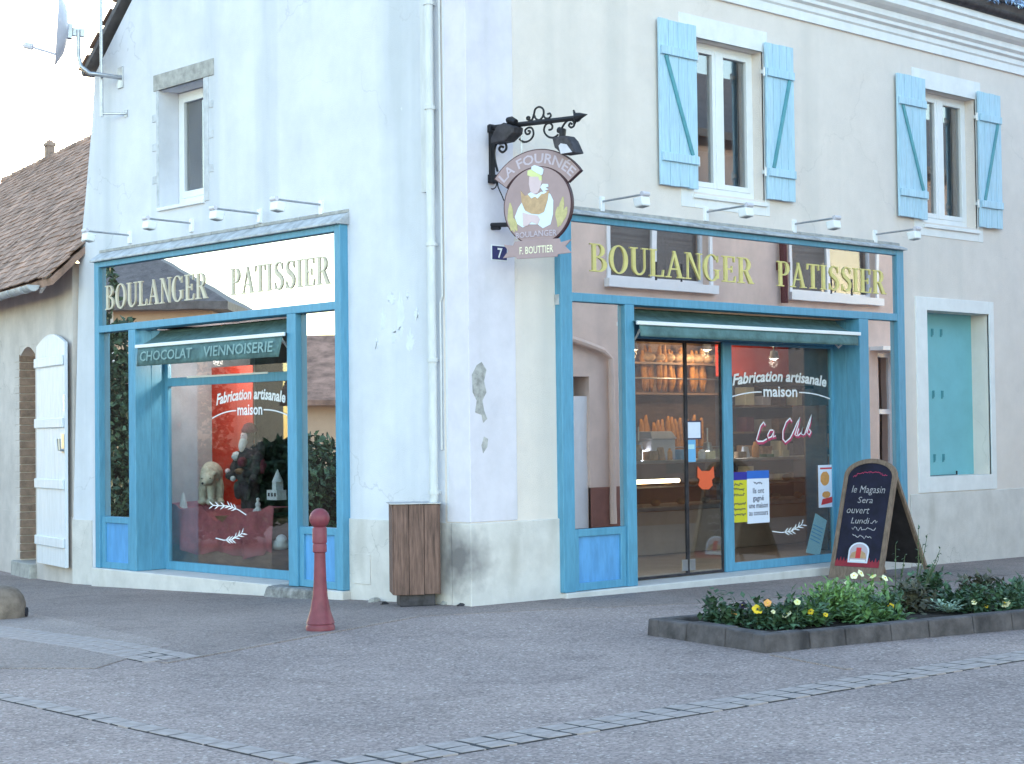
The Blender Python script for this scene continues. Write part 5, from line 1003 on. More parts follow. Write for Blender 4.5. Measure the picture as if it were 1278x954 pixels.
def foliage(c, rx, ry, rz, n, ln, wd, seed, lift=.5):
    r = random.Random(seed); mb = MB(); cl = [rv(r) for _ in range(max(4, n//30))]
    for i in range(n):
        b = r.choice(cl); d = (b*.8+rv(r)*.7); rr = r.uniform(.25, 1)**.6; p = Vector((c[0]+d.x*rx*rr*.8, c[1]+d.y*ry*rr*.8, c[2]+abs(d.z)*rz*rr))
        leaf(mb, p, rv(r)+Vector((d.x, d.y, 0))*.8+Z*lift, Z, ln*r.uniform(.6, 1.3), wd*r.uniform(.6, 1.2))
    return mb
def flower(parent, p, r_0, m, seed):
    r = random.Random(seed); face = (CAM-p).normalized()*.6+Vector((r.uniform(-.6, .6), r.uniform(-.6, .6), .5)); face.normalize(); a = face.cross(Z).normalized(); b = a.cross(face); mb = MB((p, a, b, face))
    for k_ in range(5):
        t = 2*math.pi*k_/5+.3; c = (math.cos(t)*r_0*.5, math.sin(t)*r_0*.5); mb.prism([(c[0]+r_0*.55*math.cos(x*math.pi/4), c[1]+r_0*.55*math.sin(x*math.pi/4)) for x in range(8)], .001*k_, .001*k_+.003)
    o = mb.build('flower', m, parent); q = MB((p, a, b, face)); q.ball((0, 0, .008), r_0*.22, 6, 4); q.build('flower_eye', M['py' if m != M['py'] else 'pv'], o)
    q = MB(); q.tube([tuple(p-face*.004), tuple(p-Vector((0, 0, .06))), (p.x, p.y, max(p.z-.16, ph-.05))], .003, 5); q.build('flower_stalk', M['stem'], o)
def bed(px, py): d = ray(px, py); return CAM+d*((ph-.04-CAM.z)/d.z)
def pansy(px, py, m, label, flowers, n=150, rx=.13, h=.15, leafm='leafD', seed=0):
    c = bed(px, py); t = thing('pansy_plant', tuple(c), label, 'plant', 'flowers in the stone bed')
    foliage(c, rx*1.15, rx*1.15, h*1.25, int(n*1.6), .07, .045, seed).build('foliage', M[leafm], t)
    for i, (fx, fy, mm, r_0) in enumerate(flowers):
        d = ray(fx, fy); p = CAM+d*((c-CAM).dot(_F)/d.dot(_F)-.08); flower(t, p, r_0, M[mm], seed*10+i)
pansy(893, 778, 'py', 'dark-leaved pansy with one white bud at the corner of the flower bed', [(893, 763, 'pw', .018)], 150, seed=1)
pansy(921, 781, 'py', 'pansy with an orange bloom and a dark purple bloom in flower bed', [(917, 766, 'po', .034), (927, 756, 'pv', .03)], 190, seed=2)
pansy(950, 783, 'py', 'pansy with a tall golden yellow bloom in the flower bed', [(945, 761, 'py', .042), (958, 753, 'po', .030), (965, 764, 'pw', .018)], 220, seed=3)
pansy(983, 782, 'py', 'pansy with a pale lemon bloom near the leafy bush', [(982, 767, 'pw', .040), (995, 752, 'hair', .026)], 230, seed=4)
pansy(1093, 763, 'pw', 'cluster of cream pansy blooms above green leaves before the chalkboard', [(1058, 728, 'pw', .024), (1066, 719, 'pw', .032), (1074, 716, 'pw', .034), (1090, 720, 'hair', .030), (1104, 722, 'pw', .032), (1089, 730, 'pw', .02), (1056, 729, 'pw', .022), (1064, 735, 'pw', .024)], 330, .26, .16, 'leafL', 5)
pansy(1020, 779, 'py', 'pansy with two small yellow blooms at the foot of the leafy bush', [(1012, 764, 'py', .026), (1030, 768, 'py', .022)], 150, seed=8)
pansy(1110, 772, 'py', 'pansy with one small yellow bloom behind the front kerb', [(1112, 757, 'py', .026)], 150, seed=9)
pansy(1222, 764, 'py', 'pansy with two small pale blooms beside the silvery plant', [(1216, 752, 'pw', .024), (1230, 757, 'py', .022)], 150, seed=10)
pansy(1257, 762, 'pw', 'pansy with one large pale bloom at the road end of the bed', [(1254, 753, 'pw', .046)], 240, .16, .14, 'leafD', 6)
c = bed(1042, 770); t = thing('leafy_bush', tuple(c), 'bushy bright green plant spilling over the middle of the bed', 'plant')
foliage(c, .46, .28, .21, 2600, .06, .028, 21, .9).build('foliage', M['leafL'], t)
q = MB(); r = random.Random(4)
for i in range(26): a = rv(r); q.tube([tuple(c), tuple(c+Vector((a.x*.2, a.y*.14, .14))), tuple(c+Vector((a.x*.36, a.y*.22, .17+.05*a.z)))], [.006, .004, .002], 5)
q.build('stem', M['stem'], t)
for i, (px, py, rx, h, lm, lab) in enumerate([(1010, 778, .16, .13, 'leaf', 'low green plant in front of the leafy bush'), (1085, 776, .20, .16, 'leaf', 'low green plant behind the front kerb before the chalkboard'), (1135, 762, .20, .24, 'leafP', 'purple-brown plant behind the chalkboard end of the leafy bush'), (1160, 748, .20, .28, 'leafD', 'tall dark leafy plant beside the silvery plant'), (1205, 760, .20, .20, 'leafD', 'dark green plant between the silvery plant and pale pansy'), (1228, 748, .18, .24, 'leafP', 'dark brownish plant behind the large pale pansy bloom'), (1276, 750, .2, .22, 'leafD', 'dark green plant at the road end of the bed')]):
    c = bed(px, py); t = thing('bedding_plant', tuple(c), lab, 'plant', 'leafy plants in the stone bed'); foliage(c, rx*1.2, rx*1.2, h*.72, 380, .09, .055, 40+i, .5).build('foliage', M[lm], t)
    q = MB(); r = random.Random(i)
    for k_ in range(7): a = rv(r); q.tube([tuple(c), tuple(c+Vector((a.x*rx*.7, a.y*rx*.7, h*.5)))], [.006, .003], 5)
    q.build('stem', M['stem'], t)
c = bed(1183, 765); t = thing('silver_plant', tuple(c), 'silvery green cut-leaved plant among dark plants in the bed', 'plant'); mb = MB(); r = random.Random(3)
for i in range(26):
    a = 2*math.pi*r.random(); d = Vector((math.cos(a), math.sin(a), r.uniform(.2, .9))).normalized(); L = r.uniform(.10, .19)
    for j in range(6):
        p = c+d*L*(j/6); leaf(mb, p, d+d.cross(Z)*(.9 if j % 2 else -.9), Z, .055, .02)
    leaf(mb, c, d, Z, L, .02)
mb.build('foliage', M['leafS'], t)
def weed(px, py, top, label, seed):
    c = bed(px, py); t = thing('weed', tuple(c), label, 'plant', 'thin weeds by the chalkboard'); r = random.Random(seed); fo_ = MB(); q = MB()
    for k_ in range(3):
        d = ray(top[0]+r.uniform(-8, 8), top[1]+k_*12); e = CAM+d*((c-CAM).dot(_F)/d.dot(_F)); m_ = (c+e)/2+rv(r)*.02; q.tube([tuple(c), tuple(m_), tuple(e)], [.005, .004, .002], 5)
        for j in range(16): s_ = j/15; p = c+(m_-c)*min(1, s_*2)+(e-m_)*max(0, s_*2-1); leaf(fo_, p, rv(r)+Z*.3, Z, .042, .016)
    q.build('stem', M['stem'], t); fo_.build('foliage', M['leafD'], t)
weed(1140, 752, (1152, 655), 'tall thin weed rising beside the chalkboard back leg', 1); weed(1146, 754, (1166, 686), 'short thin weed with small leaves against the pale wall', 2); weed(1118, 758, (1122, 680), 'wispy brownish weed in front of the chalkboard side', 3)

# tinsel along the gutter
q = MB(); r = random.Random(9)
for s_ in range(260):
    t_ = s_/260; p = Vector((8.6+3.2*t_, -.36, 7.02+.05*math.sin(t_*9)))
    for k_ in range(3): d = rv(r); leaf(q, p, d, rv(r), .09, .012)
tag(rebase(q.build('tinsel_garland', M['tinsel']), (10, -.36, 7.0)), 'silver-blue tinsel garland strung along the front roof gutter', 'garland')

# ------------------------------------------------------------------ things inside the shop
def oY(px, py, y): d = ray(px, py); return CAM+d*((y-CAM.y)/d.y)
def oX(px, py, x): d = ray(px, py); return CAM+d*((x-CAM.x)/d.x)
# bread rack on the back wall with baguettes
yb = 4.55
c0 = oY(800, 455, yb); c1 = oY(886, 455, yb); zr = oY(840, 489, yb).z; zq = oY(840, 455, yb).z
rk = thing('bread_rack', ((c0.x+c1.x)/2, yb, .08), 'wooden bread rack on the back wall seen through glass door', 'rack')
q = MB(); q.box(c0.x-.6, c1.x+.4, yb+.25, yb+.30, .09, 2.9); q.build('back_panel', M['oak'], rk)
for zz in (zr-.02, zr-1.0, zq+.02):
    q = MB(); q.box(c0.x-.5, c1.x+.3, yb-.12, yb+.24, zz-.03, zz); q.build('shelf', M['oak'], rk)
for zz in (zr+.18, zr-.8): q = MB(); q.tube([(c0.x-.5, yb-.13, zz), (c1.x+.3, yb-.13, zz)], .012, 6); q.build('retaining_bar', M['chrome'], rk)
def loafmesh(ln, r0, sd): 
    q = MB(); r = random.Random(sd); P = [(r.uniform(-.01, .01), 0, ln*i/8) for i in range(9)]; q.tube(P, [r0*x for x in (.35, .8, .95, 1, 1.02, 1, .95, .8, .35)], 8); me = bpy.data.meshes.new('baguette'); me.from_pydata([tuple(v) for v in q.v], [], q.f); me.materials.append(M['crust']); me.polygons.foreach_set('use_smooth', [True]*len(me.polygons)); return me
BG = [loafmesh(.62, .042, i) for i in range(4)]
def bag(x, y, z, s_, lab):
    o = bpy.data.objects.new('baguette', random.choice(BG)); COL.objects.link(o); o.location = (x, y, z); o.rotation_euler = (random.uniform(-.12, .02), random.uniform(-.06, .06), random.uniform(0, 3)); o.scale = (s_, s_, random.uniform(.9, 1.08)); o['label'] = lab; o['category'] = 'baguette'; o['group'] = 'baguettes standing in the bread rack'
n = 17
for i in range(n): bag(c0.x+.12+(c1.x-c0.x-.2)*i/(n-1), yb-.03+random.uniform(0, .12), zr, 1, 'golden baguette standing upright on the upper shelf of the bread rack')
for i in range(14): bag(c0.x+(c1.x-c0.x-.2)*i/13, yb-.03+random.uniform(0, .1), zr-1.0, 1, 'baguette standing upright on the dim lower shelf of the bread rack')
for i in range(11):
    q = MB(); q.ball((0, 0, .07), (.115, .13, .075), 12, 8); o = q.build('round_loaf', M['loaf'], smooth=True); o.location = (c0.x+.15+i*.21, yb+.02, zq+.021); tag(o, 'round floured loaf lying on the top shelf of the bread rack', 'loaf', 'round loaves above the baguettes')
# counter with glass display case
yc = 2.35; z_top = oY(830, 604, yc).z; xa, xb = 2.5, 9.6
ct = thing('display_counter', ((xa+xb)/2, yc, .08), 'long bakery counter with lit glass display case inside the shop', 'counter')
q = MB(); q.box(xa, xb, yc, yc+.7, .085, .62); q.build('body', M['counter'], ct, bevel=.01)
q = MB(); q.box(xa-.02, xb+.02, yc-.04, yc+.72, .622, .67); q.build('deck', M['chrome'], ct, bevel=.006)
q = MB(); q.box(xa+.02, xb-.02, yc-.02, yc-.012, .672, 1.20); q.build('front_glass', M['glass'], ct)
q = MB(); q.box(xa+.02, xb-.02, yc+.05, yc+.45, .90, .915); q.build('glass_shelf', M['chrome'], ct)
q = MB(); q.box(xa, xb, yc-.02, yc+.60, 1.202, 1.24); q.build('counter_top', M['chrome'], ct, bevel=.006)
q = MB(); q.tube([(xa+.1, yc+.02, .985), (xb-4.0, yc+.02, .985)], .026, 8); q.build('case_lamp', M['tubeglow'], ct)
r = random.Random(8)
for i in range(28):
    q = MB(); x = xa+.25+i*.24; z_ = .672 if i % 2 else .917; q.ball((0, 0, .04), (r.uniform(.06, .09), .06, r.uniform(.03, .05)), 10, 6); o = q.build('pastry', M['crust' if i % 3 else 'loaf'], smooth=True); o.location = (x, yc+.22, z_); tag(o, 'small golden pastry in the lit counter display case', 'pastry', 'pastries in the display case')
for i, (px, m_, lab) in enumerate([(972, 'cream', 'small cream price card standing on the shop counter'), (985, 'cream', 'yellowish price card at the end of the shop counter')]):
    a = oY(px, 598, yc+.05); q = MB(); q.box(-.07, .07, -.006, .006, 0, .09); o = q.build('price_card', M[m_]); o.location = (a.x, yc+.1, 1.241); tag(o, lab, 'card')
q = MB(); a = oY(818, 545, yc+.3); q.box(-.22, .22, -.14, .14, 0, .26); q.hexa([(-.24, -.16, .262), (.24, -.16, .262), (.24, .16, .262), (-.24, .16, .262), (-.2, -.1, .36), (.2, -.1, .36), (.2, .14, .36), (-.2, .14, .36)]); o = q.build('cash_register', M['dish'], bevel=.015); o.location = (a.x, yc+.3, 1.241); tag(o, 'grey till standing on the counter behind the glass door', 'till')
# red upholstery / cupboard on the back wall at right and shelf tower
a = oY(896, 430, 4.3); b = oY(985, 472, 4.3); q = MB(); q.box(a.x, b.x, 4.3, 4.36, b.z, 2.95); o = q.build('wall_cupboard', M['redback'], bevel=.01); tag(rebase(o, (a.x, 4.3, b.z)), 'red panel on the back wall beside the bread rack', 'panel')
a = oY(1036, 560, 1.2); sh = thing('shelf_unit', (a.x, 1.3, .08), 'narrow dark shelf unit with packets at the side of the shop', 'shelf')
for zz in (.3, .7, 1.05, 1.35, 1.65): q = MB(); q.box(a.x-.12, a.x+.5, 1.15, 1.5, zz, zz+.02); q.build('shelf', M['oak'], sh)
for x in (a.x-.14, a.x+.5): q = MB(); q.box(x, x+.02, 1.15, 1.5, .085, 1.9); q.build('side', M['oak'], sh)
r = random.Random(5)
for zz in (.7, 1.05, 1.35):
    for k_ in range(3): q = MB(); h = r.uniform(.12, .22); q.box(-.06, .06, -.05, .05, 0, h); o = q.build('packet', M[r.choice(['paper', 'po', 'fwhite', 'cream'])], bevel=.006); o.location = (a.x+.0+k_*.15, 1.24, zz+.021); tag(o, 'small packet on the narrow shelf unit inside the shop', 'packet', 'packets on the shelf unit')
a = oY(945, 575, 4.6); b = oY(1030, 575, 4.6); ws = thing('wall_shelving', (a.x, 4.8, .08), 'dark shelving with boxes along the back wall of the shop', 'shelf')
for zz in (.75, 1.15, 1.55, 1.95): q = MB(); q.box(a.x-.3, b.x+.2, 4.6, 4.95, zz, zz+.03); q.build('shelf', M['oak'], ws)
q = MB(); q.box(a.x-.3, b.x+.2, 4.952, 5.0, .09, 2.3); q.build('back_panel', M['dark'], ws)
r = random.Random(15)
for zz in (.75, 1.15, 1.55, 1.95):
    for k_ in range(5):
        h = r.uniform(.14, .28); w_ = r.uniform(.07, .13); q = MB(); q.box(-w_, w_, -.1, .1, 0, h); o = q.build('carton', M[r.choice(['oak', 'dish', 'loaf', 'room', 'plum', 'cream'])], bevel=.006); o.location = (a.x-.1+k_*(b.x-a.x)/4.2, 4.74, zz+.031); tag(o, 'carton on the dark shelving at the back of the shop', 'box', 'cartons on the back shelving')
a = oY(1035, 520, 3.2); q = MB(); q.box(a.x-.1, a.x+.7, 3.2, 3.8, .09, 1.95); fr_ = q.build('drinks_fridge', M['rust'], bevel=.02); rebase(fr_, (a.x+.3, 3.5, .085)); tag(fr_, 'tall dark fridge standing at the end of the shop counter', 'fridge')
q = MB(); q.box(a.x-.04, a.x+.64, 3.18, 3.199, .3, 1.85); q.build('door_pane', M['glassplain'], fr_)
# two warm wall lamps over the bread, the shop's ceiling light and one added lamp (they give the warm glow seen through the door)
def pendant(x, y, z, en, label, m_='lampglow', col=(1, .72, .42)):
    t = thing('shop_lamp', (x, y, z), label, 'lamp', 'lamps inside the bakery'); F_ = (Vector((x, y, z)), X, Y, Z)
    q = MB(F_); q.lathe([(.012, .30), (.012, .12), (.05, .11), (.075, .0), (.07, .0), (.045, .10), (.01, .105)], 14); q.build('shade', M['chrome'], t, smooth=True)
    q = MB(F_); q.ball((0, 0, .02), .035, 10, 6); q.build('bulb', M[m_], t, smooth=True)
    l = bpy.data.lights.new('lamp_light', 'POINT'); l.energy = en; l.color = col; l.shadow_soft_size = .06; lo = bpy.data.objects.new('lamp_light', l); COL.objects.link(lo); lo.location = (0, 0, -.06); lo.parent = t
a = oY(790, 437, yb-.5); pendant(max(a.x, 2.5), yb-.5, a.z, 5, 'small warm lamp hanging at the post side of the bread rack')
a = oY(882, 437, yb-.5); pendant(a.x, yb-.5, a.z, 5, 'small warm lamp hanging at the red-panel side of the bread rack')
pendant(8.6, 3.2, 2.6, 5.0, 'added lamp in front of the dark shelving at the back', 'coolglow', (1, .86, .7))  # lamp added to light the back of the room
pendant(6.3, 2.2, 2.6, 2.0, 'warm lamp hanging above the far end of the shop counter')

for px, lab in ((797, 'white counter lamp near the door post inside the shop'), (883, 'white counter lamp beside the orange cut-out sign')):
    a = oY(px, 563, yc+.35); pendant(max(a.x, 2.6), yc+.35, a.z, 1.6, lab, 'coolglow', (.9, .95, 1))
a = oX(300, 462, .95); pendant(.62, a.y, 2.55, 6.0, 'small lamp under the ceiling of the gable window display', 'coolglow', (1, .9, .78))
# jars, trays and bags on the counter and its shelves
r = random.Random(77)
for i in range(26):
    x = 2.75+i*.19; hgt = r.uniform(.06, .22); q = MB(); kind_ = i % 3
    if kind_ == 0: q.lathe([(.045, 0), (.05, .02), (.05, hgt*.7), (.03, hgt*.85), (.032, hgt)], 12)
    elif kind_ == 1: q.box(-.08, .08, -.06, .06, 0, hgt*.6)
    else: q.hexa([(-.06, -.04, 0), (.06, -.04, 0), (.06, .04, 0), (-.06, .04, 0), (-.05, -.01, hgt), (.05, -.01, hgt), (.05, .01, hgt), (-.05, .01, hgt)])
    nm = ('jar', 'tray_box', 'paper_bag')[kind_]; o = q.build(nm, M[r.choice(['paper', 'loaf', 'yellow', 'sky2', 'chrome', 'cream', 'po', 'leafL'])], bevel=.004); o.location = (x, yc+.12+r.uniform(0, .08), 1.241)
    tag(o, ('small glass-like jar', 'low box', 'upright paper bag')[kind_]+' standing in the row along the shop counter', ('jar', 'box', 'bag')[kind_], 'goods along the shop counter')
# ------------------------------------------------------------------ gable window display
def pD(px, py, x): p = oX(px, py, x); return p
def wrap(q, name, m, parent=None, vox=.014):
    o = q.build(name, m, parent); r_ = o.modifiers.new('r', 'REMESH'); r_.mode = 'VOXEL'; r_.voxel_size = vox; r_.use_smooth_shade = True; s_ = o.modifiers.new('s', 'SMOOTH'); s_.iterations = 5; return o
XD = .75
a, b = pD(256, 480, 1.15), pD(318, 610, 1.15); q = MB((Vector((1.15, 0, 0)), -Y, Z, -X)); q.box(-a.y, -b.y, .3, a.z+.2, 0, .02); o = q.build('backdrop_panel', M['redback']); tag(rebase(o, (1.15, a.y, .3)), 'bright red backdrop panel behind the display figures', 'panel')
# table under the cloth
ta, tb = pD(228, 690, XD), pD(357, 700, XD); zt2 = pD(270, 632, XD).z
q = MB(); q.box(.55, 1.08, tb.y, ta.y, .09, .42); o = q.build('display_plinth', M['oak'], bevel=.01); tag(rebase(o, (.8, (ta.y+tb.y)/2, .085)), 'low wooden plinth under the red cloth in the gable window', 'plinth')
q = MB(); nx_, ny_ = 26, 12; vs = []; r = random.Random(12)
for j in range(ny_+1):
    for i in range(nx_+1):
        s_, t_ = i/nx_, j/ny_; y = ta.y+.12+(tb.y-.12-ta.y-.12)*s_; 
        if t_ < .5: zz = .27+(zt2-.27)*(t_*2)**.8; x = .50-.05*math.sin(i*1.3)*(1-t_*2)
        else: zz = zt2+.03*math.sin(i*.8); x = .50+.6*(t_-.5)*2
        zz += -.16*math.exp(-((s_-.55)/.12)**2)*(1 if t_ >= .35 else .3)+.012*math.sin(i*2.1+j)+.05*math.sin(i*.55)*(1-t_ if t_ < .5 else .2)
        vs.append((x, y, zz))
q.add(vs, [(j*(nx_+1)+i, j*(nx_+1)+i+1, (j+1)*(nx_+1)+i+1, (j+1)*(nx_+1)+i) for j in range(ny_) for i in range(nx_)]); o = q.build('red_cloth', M['redcloth'], smooth=True); o.modifiers.new('s', 'SOLIDIFY').thickness = .008; tag(rebase(o, (.7, (ta.y+tb.y)/2, zt2)), 'dusty red cloth draped over the window display', 'cloth')
q = MB(); q.box(.56, 1.07, tb.y+.02, ta.y-.02, .43, zt2-.10); o = q.build('display_crate', M['oak']); tag(rebase(o, (.8, (ta.y+tb.y)/2, .43)), 'wooden crate under the red cloth of the display', 'crate')
# polar bear: one continuous plush body standing on four legs, head lowered to the side
c = pD(262, 612, .72); by, bz = c.y, zt2+.01; q = MB(); 
k = 1.2
for (dx, dy, dz, rx, ry, rz) in [(.05, .04, .30, .11, .13, .13), (.0, -.02, .31, .10, .12, .125), (.08, .12, .27, .10, .12, .12), (-.07, -.08, .30, .08, .085, .09), (-.12, -.14, .26, .068, .075, .066), (-.165, -.165, .235, .04, .045, .038), (-.18, -.175, .225, .028, .03, .026),
                                 (-.05, -.10, .16, .042, .045, .15), (.06, -.08, .15, .045, .045, .15), (.02, .15, .14, .05, .055, .15), (.12, .15, .14, .05, .055, .15), (-.06, -.11, .035, .052, .055, .035), (.05, -.09, .035, .052, .055, .035), (.01, .14, .035, .055, .06, .035), (.12, .14, .035, .055, .06, .035)]: q.ball((.72+dx*k, by+dy*k, bz+dz*k), (rx*k, ry*k, rz*k), 14, 10)
for s_ in (-1, 1): q.ball((.72+(-.09+.03*s_)*k, by+(-.13+.055*s_*-1)*k, bz+.325*k), .020*k, 8, 6)
bt = thing('polar_bear_toy', (.72, by, bz), 'cream plush polar bear standing on the red cloth', 'toy bear'); wrap(q, 'body', M['bear'], bt, .011)
q = MB(); q.ball((.72-.21*k, by-.19*k, bz+.225*k), .014, 8, 6); q.build('nose', M['coat'], bt)
for s_ in (-1, 1): q = MB(); q.ball((.72+(-.165+.028*s_)*k, by+(-.185+.03*s_*-1)*k, bz+.272*k), .009, 6, 5); q.build('eye', M['coat'], bt)
# standing doll: dark coat, white beard, plum sack
c = pD(312, 640, .88); fy = c.y; fz = zt2-.12; ft = thing('old_man_doll', (.88, fy, fz), 'tall white-bearded doll in dark coat carrying parcels in window display', 'doll')
zh_ = pD(300, 540, .88).z; hh = zh_-fz; s_ = hh/.92
q = MB(); P = lambda dx, dy, dz: (.88+dx*s_, fy+dy*s_, fz+dz*s_)
for (dx, dy, dz, rx, ry, rz) in [(0, 0, .60, .13, .17, .17), (0, 0, .45, .13, .16, .15), (0, .02, .30, .12, .14, .16), (-.01, -.06, .14, .06, .06, .16), (.0, .07, .14, .06, .06, .16), (-.03, -.06, .03, .09, .06, .035), (-.03, .07, .03, .09, .06, .035), (0, .0, .72, .09, .13, .08), (0, 0, .80, .05, .05, .06), (-.01, .0, .88, .07, .07, .085),
                                 (-.02, .19, .62, .06, .06, .10), (-.06, .20, .52, .055, .055, .09), (-.13, .16, .45, .08, .05, .05), (-.02, -.20, .62, .06, .06, .10), (-.06, -.20, .52, .055, .055, .09), (-.13, -.15, .47, .08, .05, .05)]: q.ball(P(dx, dy, dz), (rx*s_, ry*s_, rz*s_), 14, 10)
wrap(q, 'body', M['coat'], ft, .014)
q = MB(); q.ball(P(-.045, .01, .875), (.055*s_, .06*s_, .06*s_), 12, 8); q.build('face', M['skin'], ft, smooth=True)
q = MB(); q.ball(P(-.09, .01, .86), (.014*s_, .012*s_, .016*s_), 8, 6); q.build('nose', M['skin'], ft, smooth=True)
for e in (-1, 1): q = MB(); q.ball(P(-.092, .01+.022*e, .89), .007*s_, 6, 5); q.build('eye', M['coat'], ft)
q = MB()
for (dx, dy, dz, rx, ry, rz) in [(-.07, .01, .82, .045, .055, .05), (-.085, .015, .77, .04, .05, .07)]: q.ball(P(dx, dy, dz), (rx*s_, ry*s_, rz*s_), 12, 8)
wrap(q, 'beard', M['fur'], ft, .012)
q = MB(); q.lathe([(.085*s_, 0), (.09*s_, .03*s_), (.08*s_, .05*s_), (.06*s_, .09*s_), (.02*s_, .11*s_)], 16, P(0, 0, .915)); hat = q.build('hat', M['plum'], ft, smooth=True)
for (dx, dy, dz, r0, m_) in [(-.16, -.10, .60, .055, 'plum'), (-.17, .07, .42, .03, 'fur'), (-.10, -.22, .42, .05, 'coat'), (-.15, .20, .50, .03, 'skin')]: q = MB(); q.ball(P(dx, dy, dz), r0*s_, 10, 8); q.build('parcel', M[m_], ft, smooth=True)
for (dx, dy, dz, rx, ry, rz, m_) in [(.02, -.13, .66, .08, .08, .10, 'coat'), (.02, -.18, .72, .05, .05, .12, 'coat'), (-.11, .06, .30, .04, .07, .10, 'coat'), (-.10, -.08, .28, .04, .06, .10, 'coat'), (-.14, -.02, .50, .04, .10, .03, 'oak'), (-.09, .12, .66, .05, .06, .05, 'fur'), (0, -.23, .56, .04, .05, .09, 'plum')]:
    q = MB(); q.ball(P(dx, dy, dz), (rx*s_, ry*s_, rz*s_), 10, 8); r = random.Random(int(dz*100)); q.v = [v+Vector((r.uniform(-1, 1), r.uniform(-1, 1), r.uniform(-1, 1)))*.008 for v in q.v]; q.build('parcel', M[m_], ft, smooth=True)
# dotted cone tree, small white house, little snow figures
c = pD(229, 650, .58); ct_ = thing('cone_tree', (.58, c.y, c.z), 'small white spotted cone tree at the edge of the display', 'ornament')
q = MB(); q.lathe([(.062, 0), (.058, .08), (.045, .20), (.02, .30), (.006, .34)], 16, (.58, c.y, c.z)); q.build('cone', M['fur'], ct_, smooth=True)
for i in range(10): q = MB(); t_ = i*1.1; h = .03+.027*i; r0 = .062*(1-h/.36); q.ball((.58-r0*abs(math.cos(t_))*.9, c.y+r0*math.sin(t_)*.9, c.z+h), (.012, .016, .016), 8, 6); q.build('spot', M['coat'], ct_)
c = pD(346, 624, .62); hz = thing('model_house', (.62, c.y, c.z), 'little white model house with dark windows in the display', 'ornament')
q = MB(); q.box(.55, .68, c.y-.09, c.y+.10, c.z, c.z+.11); q.build('wall', M['fur'], hz); q = MB(); q.box(.56, .66, c.y-.06, c.y+.01, c.z+.111, c.z+.20); q.build('tower', M['fur'], hz); q = MB(); q.lathe([(.065, 0), (.03, .08), (.004, .14)], 10, (.61, c.y-.025, c.z+.201)); q.build('roof', M['fur'], hz, smooth=True)
for dy in (-.06, .0, .06): q = MB(); q.box(.544, .552, c.y+dy-.012, c.y+dy+.012, c.z+.04, c.z+.08); q.build('window', M['coat'], hz)
for i, (px, py) in enumerate([(318, 650), (322, 636)]):
    c = pD(px, py+6, .60); q = MB()
    for z0_, r0 in ((.04, .045), (.11, .034), (.165, .024)): q.ball((.60, c.y, c.z+z0_), r0, 12, 8)
    o = wrap(q, 'snow_figure', M['fur'], None, .008); tag(rebase(o, (.60, c.y, c.z)), 'tiny white snow figure at the foot of the bearded doll', 'ornament', 'snow figures in the display')
c = pD(347, 680, .58); q = MB(); q.ball((.60, c.y, c.z+.0), (.10, .16, .06), 14, 8); q.ball((.57, c.y-.08, c.z+.05), (.06, .08, .07), 12, 8); o = wrap(q, 'snow_fleece', M['fur'], None, .012); tag(rebase(o, (.60, c.y, c.z-.05)), 'crumpled white fleece below the model house in the display', 'fleece')
a = pD(232, 530, .95); q = MB()
for i in range(30):
    r = random.Random(i); q.ball((.95, a.y+r.uniform(-.22, .22)-i*.004, a.z+.35-i*.022), (.012, r.uniform(.01, .03), r.uniform(.01, .03)), 6, 5)
o = q.build('paper_garland', M['paper']); tag(rebase(o, (.95, a.y, a.z)), 'hanging string of small pale paper shapes in gable display', 'garland')

# ------------------------------------------------------------------ houses, tree and hedge across the street (seen mirrored in the shop glass)
D = 9.0
FH = (Vector((0, -D, 0)), -X, Z, Y)
def mR(px, py): p = oY(px, py, D); return (-p.x, p.z)          # mirrored in the front glass
ph_ = thing('pink_house', (16, -D, -.1), 'pink rendered house with brick-red base mirrored in the front shop glass', 'house')
w1 = (mR(880, 355)[0], mR(757, 355)[0]); w2 = (mR(1088, 370)[0], mR(984, 370)[0]); zs = mR(800, 355)[1]+.06; zw = zs+1.9
dr = (mR(733, 500)[0], mR(700, 500)[0]); dz = mR(725, 470)[1]; d2 = (mR(1118, 520)[0], mR(1095, 520)[0]); dz2 = mR(1100, 440)[1]
q = MB(FH); holed(q, -32, -4, -.5, 7.2, -.4, 0, [(w1[0], w1[1], zs, zw), (w2[0], w2[1], zs, zw), (dr[0], dr[1], -.5, dz), (d2[0], d2[1], -.5, dz2)]); q.box(-32, -4, -.5, 7.2, -8, -7.7); q.box(-32, -31.7, -.5, 7.2, -7.7, -.4); q.box(-4.3, -4, -.5, 7.2, -7.7, -.4); q.build('wall', M['pinkwall'], ph_)
q = MB(FH); holed(q, -32, -4, -.5, mR(750, 608)[1], -.05, .02, [(dr[0], dr[1], -.5, mR(750, 608)[1]), (d2[0], d2[1], -.5, mR(750, 608)[1])]); q.build('plinth', M['brickred'], ph_)
